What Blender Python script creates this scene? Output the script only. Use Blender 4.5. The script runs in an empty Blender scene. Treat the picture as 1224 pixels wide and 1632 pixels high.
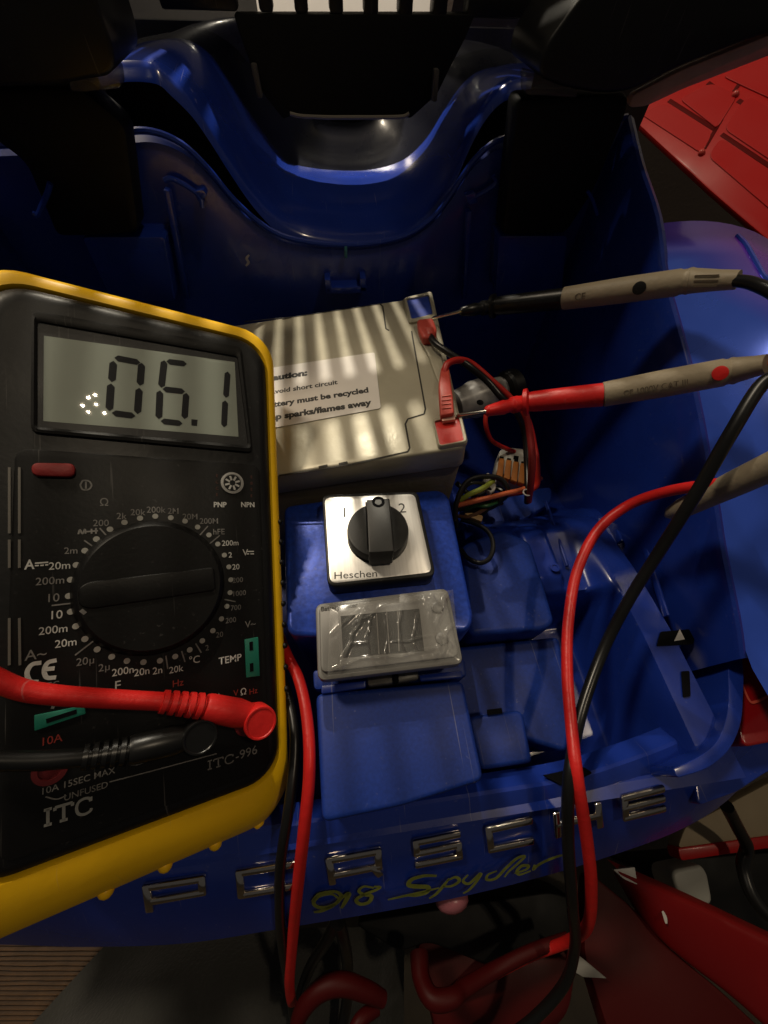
import bpy, bmesh, math, random
from mathutils import Vector, Matrix, noise
random.seed(7)
S = 0.01                                   # everything below is written in centimetres
scene = bpy.context.scene
COL = scene.collection

# ------------------------------------------------------------------ camera
F, CX, CY = 620.0, 612.0, 816.0            # ultra-wide phone lens, in pixels of the photograph
Xc = Vector((.992, .085, -.088)).normalized()
Yc = Vector((-.109, .843, -.527)); Yc = (Yc - Xc * Xc.dot(Yc)).normalized()
Zc = Xc.cross(Yc)
R = Matrix((Xc, Yc, Zc))                   # camera axes -> scene axes
CAM = Vector((0, 0, 11.5))
cd = bpy.data.cameras.new("camera"); cam = bpy.data.objects.new("camera", cd); COL.objects.link(cam)
cd.sensor_fit = 'VERTICAL'; cd.sensor_height = 36; cd.lens = F / 1632 * 36
cd.clip_start = 0.005; cd.clip_end = 30
M4 = R.to_4x4(); M4.translation = CAM * S
cam.matrix_world = M4
scene.camera = cam
scene.render.resolution_x = 768; scene.render.resolution_y = 1024
scene.view_settings.view_transform = 'Standard'; scene.view_settings.look = 'None'
scene.view_settings.exposure = 0.0; scene.view_settings.gamma = 1

# ------------------------------------------------------------------ world and lamps
w = bpy.data.worlds.new("World"); scene.world = w; w.use_nodes = True
bg = w.node_tree.nodes['Background']; bg.inputs[0].default_value = (1.0, .93, .86, 1); bg.inputs[1].default_value = 0.040

def aim(o, frm, to):
    d = Vector(to) - Vector(frm)
    o.location = Vector(frm) * S; o.rotation_euler = d.to_track_quat('-Z', 'Y').to_euler()
def area(name, frm, to, size, power, col):
    l = bpy.data.lights.new(name, 'AREA'); l.shape = 'DISK'; l.size = size * S; l.energy = power; l.color = col
    o = bpy.data.objects.new(name, l); COL.objects.link(o); aim(o, frm, to); return o
def spot(name, frm, to, deg, blend, rad, power, col):
    l = bpy.data.lights.new(name, 'SPOT'); l.spot_size = math.radians(deg); l.spot_blend = blend
    l.shadow_soft_size = rad * S; l.energy = power; l.color = col
    o = bpy.data.objects.new(name, l); COL.objects.link(o); aim(o, frm, to); return o
area("ceiling_lamp", (-62, 70, 122), (0, 8, 0), 20, 9.0, (1.0, .85, .64))
for k in range(6):                         # the room's chandelier: a ring of small warm bulbs
    l = bpy.data.lights.new("chandelier_bulb", 'POINT'); l.energy = 2.1; l.color = (1.0, .82, .58); l.shadow_soft_size = .36 * S
    o = bpy.data.objects.new("chandelier_bulb", l); COL.objects.link(o)
    a_ = k * math.pi / 3 + .4; rr_ = 3.6 if k else 0.6
    o.location = Vector((60 + rr_ * math.cos(a_), -3 + rr_ * math.sin(a_) * .9, 150 + 2 * math.sin(k * 2.1))) * S
spot("far_lamp", (-2.5, 62, 54), (1.0, 30, 18), 40, .2, .58, 22.0, (1.0, .90, .72))
spot("wall_fill", (3, 60, 40), (3, 78, 2), 90, .8, 4, 7.0, (1.0, .86, .70))  # added fill spot that brightens the wall behind the slots

# ------------------------------------------------------------------ pixel rays onto real planes
def ray(px, py): return R @ Vector(((px - CX) / F, -(py - CY) / F, -1.0))
def at(px, py, z):
    d = ray(px, py); return CAM + d * ((z - CAM.z) / d.z)
def aty(px, py, y):
    d = ray(px, py); return CAM + d * ((y - CAM.y) / d.y)
def atx(px, py, x):
    d = ray(px, py); return CAM + d * ((x - CAM.x) / d.x)
def atp(px, py, o, nrm):
    d = ray(px, py); return CAM + d * ((o - CAM).dot(nrm) / d.dot(nrm))

# ------------------------------------------------------------------ materials
def mat(name, col, rough=.4, metal=0., coat=0., spec=.5, bump=0., bscale=40., var=0., vscale=6., trans=0., alpha=1., sheen=0., ior=1.45, rvar=0., emit=None):
    m = bpy.data.materials.new(name); m.use_nodes = True
    nt = m.node_tree; N = nt.nodes; L = nt.links; b = N['Principled BSDF']
    b.inputs['Base Color'].default_value = (*col, 1); b.inputs['Roughness'].default_value = rough
    b.inputs['Metallic'].default_value = metal; b.inputs['Coat Weight'].default_value = coat
    b.inputs['Coat Roughness'].default_value = .12
    b.inputs['Specular IOR Level'].default_value = spec; b.inputs['Transmission Weight'].default_value = trans
    b.inputs['Alpha'].default_value = alpha; b.inputs['Sheen Weight'].default_value = sheen; b.inputs['IOR'].default_value = ior
    tc = N.new('ShaderNodeTexCoord')
    if var > 0:
        n = N.new('ShaderNodeTexNoise'); n.inputs['Scale'].default_value = vscale / S / 10; n.inputs['Detail'].default_value = 6
        L.new(tc.outputs['Object'], n.inputs['Vector'])
        r = N.new('ShaderNodeValToRGB'); r.color_ramp.elements[0].position = .3; r.color_ramp.elements[1].position = .7
        r.color_ramp.elements[0].color = (*[c * (1 - var) for c in col], 1); r.color_ramp.elements[1].color = (*[min(1, c * (1 + var)) for c in col], 1)
        L.new(n.outputs['Fac'], r.inputs['Fac']); L.new(r.outputs['Color'], b.inputs['Base Color'])
    if rvar > 0:
        n = N.new('ShaderNodeTexNoise'); n.inputs['Scale'].default_value = 40; n.inputs['Detail'].default_value = 8
        L.new(tc.outputs['Object'], n.inputs['Vector'])
        mr = N.new('ShaderNodeMapRange'); mr.inputs[1].default_value = .3; mr.inputs[2].default_value = .7
        mr.inputs[3].default_value = max(.02, rough - rvar); mr.inputs[4].default_value = rough + rvar
        L.new(n.outputs['Fac'], mr.inputs[0]); L.new(mr.outputs[0], b.inputs['Roughness'])
    if bump > 0:
        n = N.new('ShaderNodeTexNoise'); n.inputs['Scale'].default_value = bscale / S / 10; n.inputs['Detail'].default_value = 4
        L.new(tc.outputs['Object'], n.inputs['Vector'])
        bp = N.new('ShaderNodeBump'); bp.inputs['Strength'].default_value = bump; bp.inputs['Distance'].default_value = .0006
        L.new(n.outputs['Fac'], bp.inputs['Height']); L.new(bp.outputs['Normal'], b.inputs['Normal'])
    if emit:
        b.inputs['Emission Color'].default_value = (*emit[0], 1); b.inputs['Emission Strength'].default_value = emit[1]
    return m

BLUE = mat('blue_plastic', (.009, .030, .25), .30, coat=.25, bump=.1, bscale=6, var=.12, vscale=5, rvar=.10)
BLUEM = mat('blue_metallic_plastic', (.014, .050, .36), .36, coat=.15, metal=.25, bump=.3, bscale=14, var=.25, vscale=60, rvar=.08)
BLUEG = mat('blue_glossy_paint', (.012, .036, .29), .20, coat=.6, bump=.05, bscale=3, var=.1, vscale=5, rvar=.06)
LIDM = mat('blue_satin_plastic', (.008, .030, .21), .48, spec=.35, bump=.05, bscale=6, var=.15, vscale=90, rvar=.06)
BLUEF = mat('blue_fender_painted_sheen', (.020, .045, .40), .24, metal=.35, coat=1., bump=.03, bscale=3, var=.15, vscale=3, rvar=.05)
def violet_sheen(m):  # violet reflection of the red panel, painted into the blue by view angle
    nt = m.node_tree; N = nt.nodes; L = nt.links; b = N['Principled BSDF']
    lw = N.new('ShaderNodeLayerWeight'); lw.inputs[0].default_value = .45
    rp_ = N.new('ShaderNodeValToRGB'); rp_.color_ramp.elements[0].position = .25; rp_.color_ramp.elements[0].color = (.045, .12, .72, 1)  # brighter than the other blue parts: fender sheen put into the colour
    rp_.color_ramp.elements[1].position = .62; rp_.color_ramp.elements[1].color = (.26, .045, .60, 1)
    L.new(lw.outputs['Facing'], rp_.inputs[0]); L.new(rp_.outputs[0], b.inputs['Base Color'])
violet_sheen(BLUEF)
BLACK = mat('black_plastic', (.006, .006, .006), .42, spec=.4, bump=.04, bscale=80, rvar=.08)
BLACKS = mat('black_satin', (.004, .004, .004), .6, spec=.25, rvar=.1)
BODY = mat('meter_black', (.006, .006, .0063), .42, spec=.35, bump=.08, bscale=60, rvar=.08)
PLATE = mat('meter_faceplate', (.006, .0058, .0057), .45, spec=.22, bump=.06, bscale=80, rvar=.06)
YEL = mat('yellow_rubber', (.92, .53, .004), .46, bump=.12, bscale=35, var=.07, vscale=4, rvar=.1)
LCD = mat('lcd_panel', (.33, .37, .31), .5, var=.04)
DIG = mat('lcd_digit', (.004, .004, .006), .6, spec=.1)
def clear(name, rough, ior, haze):
    m = bpy.data.materials.new(name); m.use_nodes = True; nt = m.node_tree; N = nt.nodes; L = nt.links
    N.remove(N['Principled BSDF']); out = N['Material Output']
    t = N.new('ShaderNodeBsdfTransparent'); g = N.new('ShaderNodeBsdfGlossy'); g.inputs['Roughness'].default_value = rough
    d = N.new('ShaderNodeBsdfDiffuse'); d.inputs[0].default_value = (.8, .78, .72, 1)
    lw = N.new('ShaderNodeLayerWeight'); lw.inputs[0].default_value = .5     # the same from both sides, as for a thin sheet
    pw = N.new('ShaderNodeMath'); pw.operation = 'POWER'; pw.inputs[1].default_value = 4.5; L.new(lw.outputs['Facing'], pw.inputs[0])
    f = N.new('ShaderNodeMath'); f.operation = 'MULTIPLY_ADD'; f.inputs[1].default_value = .9; f.inputs[2].default_value = ((ior - 1) / (ior + 1)) ** 2 * 1.6; L.new(pw.outputs[0], f.inputs[0])
    m1 = N.new('ShaderNodeMixShader'); m1.inputs[0].default_value = haze; L.new(t.outputs[0], m1.inputs[1]); L.new(d.outputs[0], m1.inputs[2])
    m2 = N.new('ShaderNodeMixShader'); L.new(f.outputs[0], m2.inputs[0]); L.new(m1.outputs[0], m2.inputs[1]); L.new(g.outputs[0], m2.inputs[2])
    L.new(m2.outputs[0], out.inputs[0]); return m
GLASS = clear('clear_window', .012, 1.5, .02)
WHITEP = mat('white_print', (.50, .49, .46), .6, var=.25, vscale=20)
DIMP = mat('dim_print', (.16, .15, .14), .6, var=.35, vscale=30)
DARKP = mat('faint_print', (.06, .058, .055), .6)
REDP = mat('red_print', (.22, .02, .012), .6)
ORP = mat('orange_print', (.07, .018, .008), .6)
GREEN = mat('green_socket', (.012, .17, .115), .45)
REDB = mat('red_button', (.24, .012, .012), .5, bump=.3)
RED = mat('red_rubber', (.62, .016, .014), .42, bump=.4, bscale=30, rvar=.1, var=.06)
REDW = mat('red_wire', (.42, .018, .012), .38)
REDT = mat('red_terminal', (.50, .020, .014), .35, coat=.3)
REDS = mat('red_sleeve', (.42, .05, .035), .45, var=.15)
REDC = mat('red_car_plastic', (.42, .006, .006), .42, coat=.05, spec=.25, bump=.08, bscale=4, rvar=.08)
REDP2 = mat('red_gloss_panel', (.17, .004, .004), .35, spec=.4, rvar=.1)  # red lowered to carry the shade in the bottom corner
REDD = mat('red_shade_plastic', (.055, .002, .002), .55, spec=.25, rvar=.1)  # red darkened so the colour carries the shade below the bumper
BLKW = mat('black_wire', (.008, .008, .008), .32, rvar=.06)
TAN = mat('tan_rubber', (.29, .24, .165), .55, bump=.5, bscale=30, var=.1)
TAND = mat('tan_shadow_print', (.10, .075, .05), .6)
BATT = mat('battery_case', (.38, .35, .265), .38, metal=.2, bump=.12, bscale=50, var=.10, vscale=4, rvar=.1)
BATD = mat('battery_case_shaded', (.17, .145, .105), .5, bump=.4, bscale=50, var=.08)  # darker copy of the case: shade on its sides is in the colour
SEAM = mat('seam_dark', (.02, .017, .012), .7)
LABEL = mat('label_paper', (.66, .62, .58), .45, var=.05)
INK = mat('ink', (.03, .028, .026), .6, var=.2, vscale=40)
BLUET = mat('blue_terminal', (.02, .05, .34), .38, var=.3, vscale=20)
STEEL = mat('steel', (.62, .58, .50), .22, metal=1)
CHROME = mat('chrome', (.72, .66, .58), .14, metal=1, rvar=.06)
YGREEN = mat('yellow_green_print', (.15, .165, .024), .5, var=.25, vscale=30)
GREYD = mat('grey_module', (.18, .175, .165), .38, var=.08)
SMOKE = mat('display_window', (.030, .030, .030), .22, var=.2, vscale=20)
FILM = clear('clear_film', .12, 1.5, .09)
LATCH = mat('grey_latch', (.10, .095, .085), .4, var=.3, vscale=20)
ORANGE = mat('orange_lever', (.36, .13, .03), .4, var=.15)
WAGO = mat('grey_connector', (.42, .41, .37), .35, var=.08)
WHITE = mat('white_plastic', (.45, .43, .40), .45)
YGW = mat('yellow_green_wire', (.30, .36, .05), .4)
ORW = mat('orange_wire', (.50, .11, .04), .4)
TANW = mat('tan_wire', (.45, .28, .12), .5)
MILKY = mat('milky_connector', (.30, .29, .28), .3, var=.35, vscale=14)
BOARD = mat('beige_board', (.30, .235, .145), .6, var=.08, bump=.1)
FLOOR = mat('brown_floor', (.05, .037, .022), .6, var=.2, bump=.1)
WALL = mat('white_wall', (.78, .76, .72), .8, var=.03)
CLOTH = mat('grey_cloth', (.042, .041, .037), .9, sheen=.3, bump=.9, bscale=60, var=.15)
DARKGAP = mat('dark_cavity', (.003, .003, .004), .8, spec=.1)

def dusty(m, amount=.22, scale=700, lo=.66, hi=.75):
    nt = m.node_tree; N = nt.nodes; L = nt.links; b = N['Principled BSDF']; inp = b.inputs['Base Color']
    tc = N.new('ShaderNodeTexCoord'); n = N.new('ShaderNodeTexNoise'); n.inputs['Scale'].default_value = scale; n.inputs['Detail'].default_value = 3
    n2 = N.new('ShaderNodeTexNoise'); n2.inputs['Scale'].default_value = 25; n2.inputs['Detail'].default_value = 4
    L.new(tc.outputs['Object'], n.inputs['Vector']); L.new(tc.outputs['Object'], n2.inputs['Vector'])
    a = N.new('ShaderNodeMapRange'); a.inputs[1].default_value = lo; a.inputs[2].default_value = hi; L.new(n.outputs['Fac'], a.inputs[0])
    c = N.new('ShaderNodeMapRange'); c.inputs[1].default_value = .42; c.inputs[2].default_value = .68; L.new(n2.outputs['Fac'], c.inputs[0])
    f = N.new('ShaderNodeMath'); f.operation = 'MULTIPLY'; L.new(a.outputs[0], f.inputs[0]); L.new(c.outputs[0], f.inputs[1])
    # long hairline scratches
    mp_ = N.new('ShaderNodeMapping'); mp_.inputs['Scale'].default_value = (1400, 18, 60); mp_.inputs['Rotation'].default_value = (.2, .1, .5)
    n3 = N.new('ShaderNodeTexNoise'); n3.inputs['Scale'].default_value = 1; n3.inputs['Detail'].default_value = 1
    L.new(tc.outputs['Object'], mp_.inputs[0]); L.new(mp_.outputs[0], n3.inputs['Vector'])
    d = N.new('ShaderNodeMapRange'); d.inputs[1].default_value = .73; d.inputs[2].default_value = .78; L.new(n3.outputs['Fac'], d.inputs[0])
    g = N.new('ShaderNodeMath'); g.operation = 'MAXIMUM'; L.new(f.outputs[0], g.inputs[0]); L.new(d.outputs[0], g.inputs[1])
    h = N.new('ShaderNodeMath'); h.operation = 'MULTIPLY'; h.inputs[1].default_value = amount; L.new(g.outputs[0], h.inputs[0])
    mx_ = N.new('ShaderNodeMix'); mx_.data_type = 'RGBA'
    if inp.is_linked: L.new(inp.links[0].from_socket, mx_.inputs[6])
    else: mx_.inputs[6].default_value = inp.default_value
    mx_.inputs[7].default_value = (.42, .40, .38, 1); L.new(h.outputs[0], mx_.inputs[0]); L.new(mx_.outputs[2], inp)
for m_ in (BLUE, LIDM, BLUEM, BLUEG): dusty(m_)
for m_ in (BODY, PLATE, BLACK): dusty(m_, .10)
for m_ in (YEL, BATT, RED): dusty(m_, .16)
def brushed():
    m = mat('brushed_aluminium', (.62, .59, .55), .38, metal=.85)
    nt = m.node_tree; N = nt.nodes; L = nt.links; b = N['Principled BSDF']
    tc = N.new('ShaderNodeTexCoord'); mp = N.new('ShaderNodeMapping'); mp.inputs['Scale'].default_value = (1500, 25, 1)
    n = N.new('ShaderNodeTexNoise'); n.inputs['Scale'].default_value = 1; n.inputs['Detail'].default_value = 3
    L.new(tc.outputs['Object'], mp.inputs[0]); L.new(mp.outputs[0], n.inputs['Vector'])
    r = N.new('ShaderNodeValToRGB'); r.color_ramp.elements[0].color = (.60, .585, .56, 1); r.color_ramp.elements[1].color = (.88, .86, .83, 1)
    L.new(n.outputs['Fac'], r.inputs[0]); L.new(r.outputs[0], b.inputs['Base Color'])
    return m
ALU = brushed()
def smoked():
    m = mat('smoked_plastic', (.075, .072, .074), .4, alpha=.93, bump=.1, bscale=2, var=.5, vscale=1.2, rvar=.15)
    return m
SMOKED = smoked()
def rugmat():
    m = mat('ribbed_rug', (.11, .058, .024), .9, sheen=.2, bump=.5, bscale=60)
    nt = m.node_tree; N = nt.nodes; L = nt.links; b = N['Principled BSDF']
    tc = N.new('ShaderNodeTexCoord')
    n = N.new('ShaderNodeTexNoise'); n.inputs['Scale'].default_value = 120; n.inputs['Detail'].default_value = 5
    L.new(tc.outputs['Object'], n.inputs['Vector'])
    r = N.new('ShaderNodeValToRGB'); r.color_ramp.elements[0].color = (.05, .025, .010, 1); r.color_ramp.elements[1].color = (.20, .105, .045, 1)
    L.new(n.outputs['Fac'], r.inputs[0]); L.new(r.outputs[0], b.inputs['Base Color'])
    return m
RUG = rugmat()

# ------------------------------------------------------------------ object helpers
def thing(name, label, cat, loc, group=None):
    o = bpy.data.objects.new(name, None); COL.objects.link(o); o.empty_display_size = .02
    o.location = Vector(loc) * S; o['label'] = label; o['category'] = cat
    if group: o['group'] = group
    return o
def tag(o, label, cat, group=None):
    o['label'] = label; o['category'] = cat
    if group: o['group'] = group
    return o
def origin(p):
    v = Vector((0, 0, 0))
    while p is not None: v = v + p.location; p = p.parent
    return v
def obj(name, bm, m, parent=None, smooth=True, ang=32, kind=None):
    off = origin(parent)
    c = Vector((0, 0, 0))
    if parent is None and len(bm.verts):
        xs = [v.co for v in bm.verts]
        c = Vector((sum(v.x for v in xs) / len(xs), sum(v.y for v in xs) / len(xs), min(v.z for v in xs))) * S
    for v in bm.verts: v.co = v.co * S - off - c
    bmesh.ops.recalc_face_normals(bm, faces=bm.faces)
    me = bpy.data.meshes.new(name); bm.to_mesh(me); bm.free()
    ms = m if isinstance(m, (list, tuple)) else [m]
    for k in ms: me.materials.append(k)
    if smooth:
        me.polygons.foreach_set('use_smooth', [True] * len(me.polygons)); me.set_sharp_from_angle(angle=math.radians(ang))
    o = bpy.data.objects.new(name, me); COL.objects.link(o); o.location = c
    if parent is not None: o.parent = parent
    if kind: o['kind'] = kind
    return o
def rounded(pts, r, n=4):
    """round the corners of a planar 3-D polygon"""
    out = []; k = len(pts)
    rs = r if isinstance(r, (list, tuple)) else [r] * k
    for i in range(k):
        p = Vector(pts[i]); a = Vector(pts[i - 1]) - p; b = Vector(pts[(i + 1) % k]) - p
        d = min(rs[i], a.length * .48, b.length * .48)
        if d < 1e-4: out.append(p); continue
        s = p + a.normalized() * d; e = p + b.normalized() * d
        for j in range(n + 1):
            t = j / n; out.append(s * (1 - t) ** 2 + p * 2 * t * (1 - t) + e * t * t)
    return out
def prism(pts, vec, bev=0., seg=2, bm=None):
    own = bm if bm is not None else bmesh.new()
    t = bmesh.new(); vec = Vector(vec)
    a = [t.verts.new(p) for p in pts]; b = [t.verts.new(Vector(p) + vec) for p in pts]
    t.faces.new(a); t.faces.new(b[::-1]); k = len(pts)
    for i in range(k): t.faces.new((a[i], b[i], b[(i + 1) % k], a[(i + 1) % k]))
    bmesh.ops.recalc_face_normals(t, faces=t.faces)
    if bev > 0:
        es = [e for e in t.edges if len(e.link_faces) == 2 and e.calc_face_angle(0) > .6]
        bmesh.ops.bevel(t, geom=es, offset=bev, segments=seg, profile=.5, affect='EDGES', clamp_overlap=True)
    me = bpy.data.meshes.new('t'); t.to_mesh(me); t.free(); own.from_mesh(me); bpy.data.meshes.remove(me)
    return own
def zp(px, z): return [at(x, y, z) for x, y in px]
def yp(px, y0): return [aty(x, y, y0) for x, y in px]
def loft(rings, closed=True, cap0=False, cap1=False, bm=None):
    bm = bm if bm is not None else bmesh.new()
    V = [[bm.verts.new(p) for p in r] for r in rings]; k = len(rings[0])
    for i in range(len(V) - 1):
        for j in range(k if closed else k - 1):
            j2 = (j + 1) % k; bm.faces.new((V[i][j], V[i][j2], V[i + 1][j2], V[i + 1][j]))
    if cap0: bm.faces.new(V[0][::-1])
    if cap1: bm.faces.new(V[-1])
    return bm
def catmull(P, per=8):
    P = [Vector(p) for p in P]; Q = [P[0] * 2 - P[1]] + P + [P[-1] * 2 - P[-2]]; out = []
    for i in range(1, len(Q) - 2):
        a, b, c, d = Q[i - 1], Q[i], Q[i + 1], Q[i + 2]
        for j in range(per):
            t = j / per
            out.append(.5 * ((2 * b) + (c - a) * t + (2 * a - 5 * b + 4 * c - d) * t * t + (3 * b - a - 3 * c + d) * t ** 3))
    out.append(P[-1]); return out
def tube(P, r, n=12, per=8, smooth=True, bm=None, closed=False):
    pts = catmull(P, per) if smooth and len(P) > 2 else [Vector(p) for p in P]
    k = len(pts); rings = []; up = None
    for i, p in enumerate(pts):
        t = (pts[min(i + 1, k - 1)] - pts[max(i - 1, 0)]).normalized()
        if up is None:
            up = t.orthogonal().normalized()
        up = (up - t * up.dot(t)).normalized(); sd = t.cross(up)
        rr = r(i / (k - 1)) if callable(r) else r
        rings.append([p + (up * math.cos(2 * math.pi * j / n) + sd * math.sin(2 * math.pi * j / n)) * rr for j in range(n)])
    return loft(rings, True, True, True, bm)
def lathe(o, d, prof, n=24, bm=None, flat=None, up=None):
    """prof = [(t, r)] along direction d from o"""
    o = Vector(o); d = Vector(d).normalized(); u = d.orthogonal().normalized() if up is None else (Vector(up) - d * Vector(up).dot(d)).normalized()
    s = d.cross(u); fl = flat or 1.
    rings = [[o + d * t + (u * math.cos(2 * math.pi * j / n) * fl + s * math.sin(2 * math.pi * j / n)) * max(r, .001) for j in range(n)] for t, r in prof]
    return loft(rings, True, True, True, bm)
def sphere(c, r, bm=None, seg=12, scl=(1, 1, 1)):
    bm = bm if bm is not None else bmesh.new()
    g = bmesh.ops.create_uvsphere(bm, u_segments=seg, v_segments=max(6, seg // 2), radius=1)
    for v in g['verts']: v.co = Vector((v.co.x * r * scl[0], v.co.y * r * scl[1], v.co.z * r * scl[2])) + Vector(c)
    return bm
def text_bm(s, cap, org, ex, ey, bold=0., shear=0., xs=1., align='c', th=0., bm=None):
    cu = bpy.data.curves.new('t', 'FONT'); cu.body = s; cu.size = 1; cu.offset = bold; cu.shear = shear; cu.resolution_u = 3
    o = bpy.data.objects.new('t', cu); COL.objects.link(o)
    me = bpy.data.meshes.new_from_object(o)
    bpy.data.objects.remove(o); bpy.data.curves.remove(cu)
    bm = bm if bm is not None else bmesh.new()
    n0 = len(bm.verts); bm.from_mesh(me); bpy.data.meshes.remove(me); bm.verts.ensure_lookup_table()
    vs = bm.verts[n0:]
    if not vs: return bm
    sc = cap / .73
    x0 = min(v.co.x for v in vs); x1 = max(v.co.x for v in vs)
    sh = {'c': -(x0 + x1) / 2, 'l': -x0, 'r': -x1}[align]
    ex = Vector(ex); ey = Vector(ey); org = Vector(org)
    for v in vs:
        x = (v.co.x + sh) * sc * xs; y = (v.co.y - .365) * sc
        v.co = org + ex * x + ey * y
    return bm
def bar(a, b, wd, th, nrm, bm, bev=0.):
    """flat bar between two points, width wd, raised th along nrm"""
    a, b, nrm = Vector(a), Vector(b), Vector(nrm).normalized(); d = (b - a).normalized(); s = d.cross(nrm) * wd / 2
    return prism([a - s, b - s, b + s, a + s], nrm * th, bev, 2, bm)
def ribbon(P, wd, nrm, bm, per=6, lift=.0):
    pts = catmull(P, per) if len(P) > 2 else [Vector(p) for p in P]; nrm = Vector(nrm).normalized(); k = len(pts); prev = None
    for i, p in enumerate(pts):
        t = (pts[min(i + 1, k - 1)] - pts[max(i - 1, 0)]); s = t.cross(nrm).normalized()
        ww = wd * (.55 + .45 * math.sin(math.pi * min(1, max(0, i / (k - 1))) )) / 2
        a = bm.verts.new(p + s * ww + nrm * lift); b = bm.verts.new(p - s * ww + nrm * lift)
        if prev: bm.faces.new((prev[0], a, b, prev[1]))
        prev = (a, b)
    return bm
def sstep(x, a, b):
    t = min(1, max(0, (x - a) / (b - a))); return t * t * (3 - 2 * t)
UP = Vector((0, 0, 1))

# ================================================================== SETTING
def quad(name, pts, m, kind='structure'):
    bm = bmesh.new(); bm.faces.new([bm.verts.new(p) for p in pts]); return obj(name, bm, m, None, kind=kind)
quad('floor', [(-300, -300, -30), (300, -300, -30), (300, 300, -30), (-300, 300, -30)], FLOOR)
wl = quad('wall', [(-300, 92, -30), (300, 92, -30), (300, 92, 240), (-300, 92, 240)], WALL)

# ================================================================== THE TOY CAR
car = thing('ride_on_car', 'blue plastic toy ride on car body opened up, with chrome letters along its bumper', 'toy car', (0, 5, -29))

# --- rear wall of the open compartment, with its wavy lip
YB = 23
lip_px = [(-150, 240), (0, 235), (130, 228), (200, 214), (245, 214), (290, 233), (330, 270), (370, 318), (410, 355), (450, 379), (500, 390), (550, 393), (600, 390), (650, 377), (690, 350), (720, 312), (750, 266), (780, 236), (805, 224), (860, 214), (930, 205), (1000, 190)]
lip = catmull(yp(lip_px, YB), 4)
bm = bmesh.new()
rows = []
for k, (t, back) in enumerate([(0, .55), (.02, .12), (.06, .0), (.3, 0), (.6, 0), (1, -.6)]):
    rows.append([Vector((p.x, p.y + back, p.z * (1 - t) + -9.5 * t)) for p in lip])
loft(rows, False, bm=bm)
obj('back_panel', bm, BLUE, car)
obj('panel_lip', tube([p + Vector((0, .1, .05)) for p in lip], .13, 8, smooth=False), BLUEG, car)
# dark cavity between the lip and the deck
# --- the dished deck behind it
front_px = [(150, 108), (192, 100), (240, 103), (265, 122), (300, 157), (330, 200), (360, 248), (400, 307), (440, 350), (480, 374), (520, 383), (560, 386), (600, 384), (640, 377), (675, 350), (705, 313), (730, 262), (755, 205), (780, 162), (810, 134), (850, 125)]
back_px = [(150, 88), (200, 84), (245, 66), (290, 62), (330, 82), (365, 128), (400, 182), (430, 226), (460, 258), (500, 268), (530, 271), (555, 272), (585, 271), (620, 264), (650, 250), (680, 220), (705, 180), (732, 140), (760, 115), (800, 105), (850, 103)]
fr = catmull(yp(front_px, YB + 1.2), 4); bk = catmull(yp(back_px, YB + 8), 4)
rows = []
for t, sag in [(-.03, -.5), (0, -.1), (.03, .05), (.15, .12), (.4, .2), (.7, .2), (1, 0), (1.3, -.5)]:
    rows.append([a.lerp(b, t) + Vector((0, 0, sag)) for a, b in zip(fr, bk)])
obj('rear_deck', loft(rows, False), BLUEG, car)
obj('gap_dark_sheet', loft([[p + Vector((0, .3, -.3)) for p in fr], [Vector((p.x, p.y + .1, -6)) for p in fr]], False), DARKGAP, car)  # black sheet put in for the dark of the gap
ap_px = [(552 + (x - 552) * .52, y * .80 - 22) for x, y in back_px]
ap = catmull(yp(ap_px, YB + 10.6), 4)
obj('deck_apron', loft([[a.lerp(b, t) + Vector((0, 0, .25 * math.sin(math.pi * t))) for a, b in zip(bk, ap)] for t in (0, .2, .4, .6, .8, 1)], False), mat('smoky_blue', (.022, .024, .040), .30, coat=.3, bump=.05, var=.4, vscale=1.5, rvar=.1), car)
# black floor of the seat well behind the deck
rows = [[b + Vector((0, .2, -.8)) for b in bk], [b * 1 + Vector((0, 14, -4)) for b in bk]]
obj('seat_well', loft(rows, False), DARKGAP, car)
obj('rear_bulkhead', prism([(-20, 34.2, -30), (22, 34.2, -30), (22, 34.2, 7.6), (-20, 34.2, 7.6)], (0, .4, 0)), mat('bulkhead_dark', (.022, .021, .020), .5, var=.3, vscale=1.5), car)
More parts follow.
